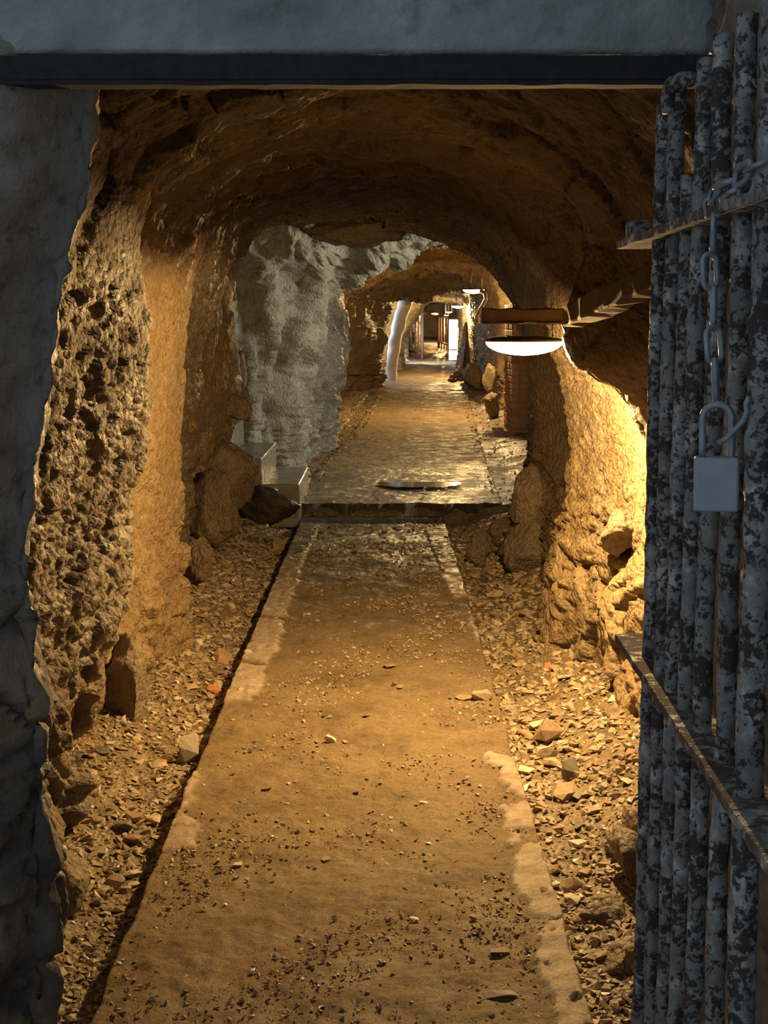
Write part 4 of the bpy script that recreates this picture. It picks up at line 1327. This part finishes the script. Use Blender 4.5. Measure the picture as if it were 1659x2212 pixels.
bar_gate('far_gate', 'far brown barred gate standing open beside the pale rock', [912, 904, 897, 890, 884], 37.4, 40.5, (677, 684), 0.0, 0.022, (0.12, 0.99))
bar_gate('far_gate', 'farthest dark barred gate beside the white door', [948, 954, 960, 965, 970], 45, 42, (681, 684), 0.02, 0.022, (0.2, 0.98))
g = tag(new_obj('gate_crossbar', tube_mesh('gate_crossbar', [at(910, 677, 37.5), at(950, 678.5, 44.5)], 0.035, 6), M['rust_bar']), 'brown head bar joining the two far gates', 'bar')

door = tag(empty('white_door', (1.85, 36.5, 0.5)), 'white door panel lit by daylight near the tunnel end', 'door')
a, b = at(970, 690, 36.5), at(987, 778, 36.5)
bm = bmesh.new()
box_bm(bm, (a.x - 1.85, -0.03, b.z - 0.5), (b.x - 1.85, 0.02, a.z - 0.5), 0.004, 1)
new_obj('panel', bm_mesh('panel', bm), M['white_panel'], door)
bm = bmesh.new()
box_bm(bm, (b.x - 1.85, -0.05, b.z - 0.5), (b.x - 1.85 + 0.045, 0.03, a.z - 0.5), 0.004, 1)
new_obj('frame', bm_mesh('frame', bm), M['kerb'], door)
bm = bmesh.new()
box_bm(bm, (a.x - 1.85, -0.045, 0.62 - 0.32), (b.x - 1.85, -0.03, 0.655 - 0.32), 0.002, 1)
new_obj('rail', bm_mesh('rail', bm), M['rust_bar'], door)

# ================================================================== LOOSE STONES AND GRAVEL
def chip_mesh(name, seed, n=11, flat=0.42):
    r = np.random.default_rng(seed)
    P = r.normal(size=(n, 3))
    P /= np.linalg.norm(P, axis=1, keepdims=True)
    P *= r.uniform(0.75, 1.0, (n, 1))
    P *= np.array([1.0, r.uniform(0.55, 0.85), flat * r.uniform(0.7, 1.2)])
    bm = bmesh.new()
    for p in P: bm.verts.new(p)
    bmesh.ops.convex_hull(bm, input=bm.verts)
    loose = [v for v in bm.verts if not v.link_faces]
    bmesh.ops.delete(bm, geom=loose, context='VERTS')
    V = np.array([tuple(v.co) for v in bm.verts])
    lo, hi = V.min(0), V.max(0)
    for v in bm.verts:
        v.co = Vector((v.co - Vector((lo + hi) / 2)) / float((hi - lo)[0]))
    bmesh.ops.recalc_face_normals(bm, faces=bm.faces)
    return bm


CH = []
for s in range(14):
    CH.append(bm_mesh('stone_chip', chip_mesh('stone_chip', 200 + s, 14, 0.34 if s < 10 else 0.6)))
TONES = {'ochre': (0.36, 0.265, 0.155), 'dark grey': (0.18, 0.155, 0.125), 'pale': (0.50, 0.42, 0.31), 'rusty brown': (0.30, 0.18, 0.10)}
for tn, col in TONES.items():
    M['stone_' + tn] = simple('loose_stone_' + tn.replace(' ', '_'), [(0.3, tuple(x * 0.62 for x in col)), (0.5, col), (0.72, tuple(min(1, x * 1.25) for x in col))], 14, (0.38, 0.75), 0.7, 70, 0.005, True)
TCH = {}
for tn in TONES:
    for k, me in enumerate(CH):
        m2 = me.copy()
        m2.materials.append(M['stone_' + tn])
        TCH[tn, k] = m2
for me in CH:
    me.materials.append(M['stone'])


def gz(x, y):
    xl, xr = float(path_l(min(y, 24.3))), float(path_r(min(y, 24.3)))
    if xl < x < xr and y < 24.3:
        return float(base_z(min(y, 11.1) if y < 11.28 else max(y, 11.4))) + 0.002
    return float(ground_z(np.array([x]), np.array([y]))[0])


def stone(name, px, py, size, label, cat='stone', seed=0, mat=None, flat=1.0, yaw=None, group=None):
    g = gnd(px, py, 0.0)
    z = gz(g.x, g.y)
    g = gnd(px, py, z)
    r = random.Random(seed)
    me = CH[seed % len(CH)]
    if mat:
        me = me.copy()
        me.materials.clear()
        me.materials.append(M[mat])
    zmin = min(v.co.z for v in me.vertices)
    o = new_obj(name, me, None, None, (g.x, g.y, z - zmin * size * flat * 0.75), (r.uniform(-0.1, 0.1), r.uniform(-0.1, 0.1), r.uniform(0, 6.28) if yaw is None else yaw), (size, size, size * flat))
    return tag(o, label, cat, group)


NAMED = [
    (458, 1494, 0.085, 'red brick fragment in the rubble beside the path edge', 'brick fragment', 4, 'red_brick', 1.2),
    (425, 1394, 0.10, 'long whitish stone lying on the rubble below the ochre pillar', 'stone', 5, 'white_stone', 1.2),
    (537, 1412, 0.045, 'small white angular stone sitting right on the path edge', 'stone', 6, 'white_stone', 1.5),
    (842, 1440, 0.075, 'single flat orange-brown stone in the middle of the path', 'stone', 7, None, 0.5),
    (1040, 1510, 0.095, 'dark-faced angular stone on the path between two pale chips', 'stone', 8, None, 1.6),
    (1005, 1508, 0.10, 'flat pale chip left of the dark-faced stone', 'stone', 2, None, 0.6),
    (1183, 1605, 0.13, 'large block with bright top in the rubble beside the path', 'stone', 11, None, 1.6),
    (1180, 1625, 0.085, 'pale flat stone propped under the bright-topped block', 'stone', 3, None, 1.0),
    (1232, 1685, 0.085, 'grey upright stone with bright face in the rubble', 'stone', 12, None, 1.4),
    (1225, 1722, 0.15, 'broad dark stone below the grey upright stone', 'stone', 1, None, 1.5),
    (1205, 1548, 0.12, 'wide thin sheet of pale slate near the yellow rock foot', 'stone', 9, None, 0.5),
    (1183, 1446, 0.04, 'small reddish pebble near the yellow rock foot', 'stone', 13, 'red_brick', 1.4),
    (1108, 1422, 0.05, 'round yellow crumbly stone at the path border', 'stone', 10, None, 1.5),
    (405, 1505, 0.10, 'flat dark grey slate left of the red brick fragment', 'stone', 0, None, 0.6),
    (365, 1495, 0.11, 'flat grey-brown slate beside the smooth upright slab', 'stone', 2, None, 0.5),
    (332, 1772, 0.085, 'pale round-edged slate close to the dark path edge', 'stone', 5, 'kerb', 0.7),
    (410, 1645, 0.10, 'tilted dark stone leaning on the path edge', 'stone', 12, None, 1.6),
    (705, 1855, 0.04, 'flat pale chip alone on the middle of the path', 'stone', 1, None, 0.5),
    (1080, 2058, 0.055, 'grey triangular chip on the dark gravel near the kerb', 'stone', 8, None, 0.6),
    (640, 1690, 0.03, 'thin flat chip beside the pale mark on the path', 'stone', 9, None, 0.5),
    (1082, 2150, 0.09, 'thin wide slate in the dark gravel close to the kerb end', 'stone', 6, None, 0.4),
    (920, 1068, 0.12, 'dark flat stone on the wet floor before the puddle', 'stone', 3, None, 0.6),
]
for i, (px, py, s, lab, cat, seed, mat, fl) in enumerate(NAMED):
    stone('loose_stone' if cat == 'stone' else 'brick_fragment', px, py, s, lab, cat, seed, mat, fl)

# many more: the largest are single stones, the rest gravel
rg = random.Random(21)
ZONE_L = [(4.05, 'low by the dark jamb'), (5.0, 'below the rough pitted wall'), (6.1, 'beside the upright slab'), (7.3, 'below the ochre pillar'), (99, 'before the concrete steps')]
ZONE_R = [(4.05, 'low beside the gate bars'), (5.0, 'nearer than the block'), (6.1, 'below the yellow wall'), (7.3, 'at the yellow rock foot'), (99, 'before the dark pillar')]
ZONE_P = [(4.05, 'lowest in the picture'), (5.0, 'nearer than the lamp'), (6.1, 'under the nearest lamp'), (7.3, 'beyond the nearest lamp'), (99, 'before the step')]
placed, chips = [], []
tries = 0
TARGET = 262
while len(chips) < TARGET and tries < 20000:
    tries += 1
    y = 3.2 * math.exp(rg.random() * math.log(10.8 / 3.2))
    side = rg.random()
    xl, xr = float(path_l(y)), float(path_r(y))
    if side < 0.50:
        d = 0.03 + rg.random() * min(0.42, 0.22 + 0.03 * y)
        x, zone, grp = xl - d, ZONE_L, 'slate chips between the rough wall and the path'
        where = 'against the black path edge' if d < 0.13 else ('amid the left rubble' if d < 0.27 else 'at the left wall foot')
    elif side < 0.90:
        d = 0.03 + rg.random() * 0.40
        x, zone, grp = xr + d, ZONE_R, 'stone chips between the kerb and the yellow wall'
        where = 'against the pale kerb' if d < 0.13 else ('amid the right rubble' if d < 0.28 else 'at the right wall foot')
    else:
        u = rg.random()
        x, zone, grp = xl + 0.06 + u * (xr - xl - 0.15), ZONE_P, 'scattered chips on the dirt path'
        where = 'on the path, left half' if u < 0.5 else 'on the path, right half'
    px_ = CX + x * F / y
    if not (60 < px_ < 1400): continue
    s = (0.026 + 0.055 * rg.random() ** 1.8) * (0.75 + 0.07 * y)
    if side >= 0.90: s *= 0.55
    if any((x - a) ** 2 + (y - b) ** 2 < (0.42 * (s + c)) ** 2 for a, b, c in placed): continue
    z = gz(x, y)
    k = rg.randrange(len(CH))
    tone = rg.choice(['ochre', 'ochre', 'dark grey', 'pale', 'rusty brown'])
    me = TCH[tone, k]
    zmin = min(v.co.z for v in me.vertices)
    fl = rg.uniform(0.6, 1.3)
    o = new_obj('stone_chip', me, None, None, (x, y, z - zmin * s * fl * 0.6), (rg.uniform(-0.25, 0.25), rg.uniform(-0.25, 0.25), rg.uniform(0, 6.28)), (s, s, s * fl))
    size = 'large' if s > 0.062 else ('small' if s < 0.04 else 'medium')
    shape = 'flat' if k < 10 and fl < 1.0 else 'chunky'
    zn = next(n for lim, n in zone if y < lim)
    chips.append((o, f'{size} {shape} {tone} chip {where}, {zn}', grp, y))
    placed.append((x, y, s))
classes = {}
for c in chips: classes.setdefault(c[1], []).append(c)
ORD = {1: [''], 2: ['nearer ', 'farther '], 3: ['nearest ', 'middle ', 'farthest ']}
for lab, cs in classes.items():
    cs.sort(key=lambda c: c[3])
    for i, (o, l, g, y) in enumerate(cs):
        pre = ORD[len(cs)][i] if len(cs) in ORD else ['nearest ', 'second nearest ', 'third nearest ', 'fourth nearest ', 'fifth nearest '][min(i, 4)]
        tag(o, pre + l, 'stone', g)


def gravel(name, n, sampler, smin, smax, pw, seed, nb, parts, label):
    r = np.random.default_rng(seed)
    B = []
    for s in range(6):
        bm = chip_mesh('chip', 300 + seed + s, nb, 0.45)
        bmesh.ops.triangulate(bm, faces=bm.faces)
        bm.verts.index_update()
        B.append((np.array([tuple(v.co) for v in bm.verts]), np.array([[v.index for v in f.verts] for f in bm.faces])))
        bm.free()
    X, Y = sampler(r, n)
    Z = ground_z(X, Y)
    xl, xr = path_l(np.minimum(Y, 24.3)), path_r(np.minimum(Y, 24.3))
    onp = (X > xl) & (X < xr) & (Y < 24.3)
    Z = np.where(onp, base_z(np.where(Y < 11.28, np.minimum(Y, 11.1), np.maximum(Y, 11.4))) + 0.001, Z)
    S = (smin + (smax - smin) * r.random(len(X)) ** pw) * (0.55 + 0.09 * Y)
    VV, FF, RR = [], [], []
    off = 0
    for i in range(len(X)):
        v, f = B[i % 6]
        a = r.random() * 6.28
        ca, sa = math.cos(a), math.sin(a)
        tx, ty = r.uniform(-0.35, 0.35, 2)
        q = v * S[i]
        qx, qy = q[:, 0] * ca - q[:, 1] * sa, q[:, 0] * sa + q[:, 1] * ca
        VV.append(np.stack([qx + X[i], qy + Y[i], q[:, 2] + tx * qx + ty * qy + Z[i] + S[i] * 0.10], 1))
        FF.append(f + off)
        RR.append(np.full(len(v), r.random()))
        off += len(v)
    me = np_mesh(name, np.concatenate(VV), np.concatenate(FF), False, {'rnd': np.concatenate(RR)})
    o = new_obj(name, me, M['gravel'])
    return tag(o, label, 'gravel', kind='stuff')


t = NT('gravel_chips')
c = t.ramp(t.attr('rnd'), [(0.0, (0.198, 0.144, 0.090)), (0.25, (0.360, 0.261, 0.152)), (0.5, (0.270, 0.208, 0.135)), (0.7, (0.414, 0.315, 0.189)), (0.86, (0.242, 0.198, 0.149)), (1.0, (0.540, 0.450, 0.306))])
vv = t.coords()
M['gravel'] = t.out(t.mix(0.6, c, t.ramp(t.noise(vv, 45, 4, 0.6), [(0.3, 0.6), (0.7, 1.25)]), 'MULTIPLY'), t.ramp(t.attr('rnd'), [(0.0, 0.35), (0.6, 0.75), (1.0, 0.4)]), t.bump(t.noise(vv, 130, 3, 0.6), 0.4, 0.003), spec=0.4)


def smp_left(r, n):
    Y = 3.0 * np.exp(r.random(n) * math.log(11.2 / 3.0))
    return path_l(Y) - 0.012 - r.random(n) * 0.5, Y


def smp_right(r, n):
    Y = 3.0 * np.exp(r.random(n) * math.log(11.0 / 3.0))
    return path_r(Y) + 0.015 + r.random(n) * 0.5, Y


def smp_path(r, n):
    Y = 3.0 * np.exp(r.random(n * 4) * math.log(11.2 / 3.0))
    u = r.random(n * 4)
    X = path_l(Y) + 0.02 + u * (path_r(Y) - path_l(Y) - 0.04)
    d = fbm(np.stack([X * 2.2, Y * 1.6, np.zeros_like(X)], 1), 3, 77) + 0.25 * sstep(0.55, 0.85, u) + 0.18 * sstep(4.6, 3.4, Y) - 0.1
    keep = r.random(n * 4) < np.clip(0.10 + 1.1 * d, 0.03, 1) * (1 - 0.85 * kerb_mask(X, Y))
    return X[keep][:n], Y[keep][:n]


def smp_far(r, n):
    Y = 11.6 * np.exp(r.random(n) * math.log(24.0 / 11.6))
    s = np.where(r.random(n) < 0.6, -1, 1)
    X = np.where(s < 0, path_l(Y) + 0.12 - r.random(n) * 0.5, path_r(Y) - 0.1 + r.random(n) * 0.5)
    return X, Y


gravel('rubble_gravel', 6000, smp_left, 0.014, 0.050, 2.2, 1, 9, 0, 'loose slaty gravel between the rough wall and the dark path edge')
gravel('rubble_gravel', 5200, smp_right, 0.014, 0.050, 2.2, 2, 9, 0, 'loose gravel between the pale kerb and the yellow wall')
gravel('path_gravel', 9000, smp_path, 0.006, 0.024, 3.0, 3, 7, 0, 'fine grit and chips trodden into the dirt path')
gravel('floor_gravel', 1400, smp_far, 0.008, 0.026, 2.0, 4, 8, 0, 'grit along both sides of the raised floor beyond the step')
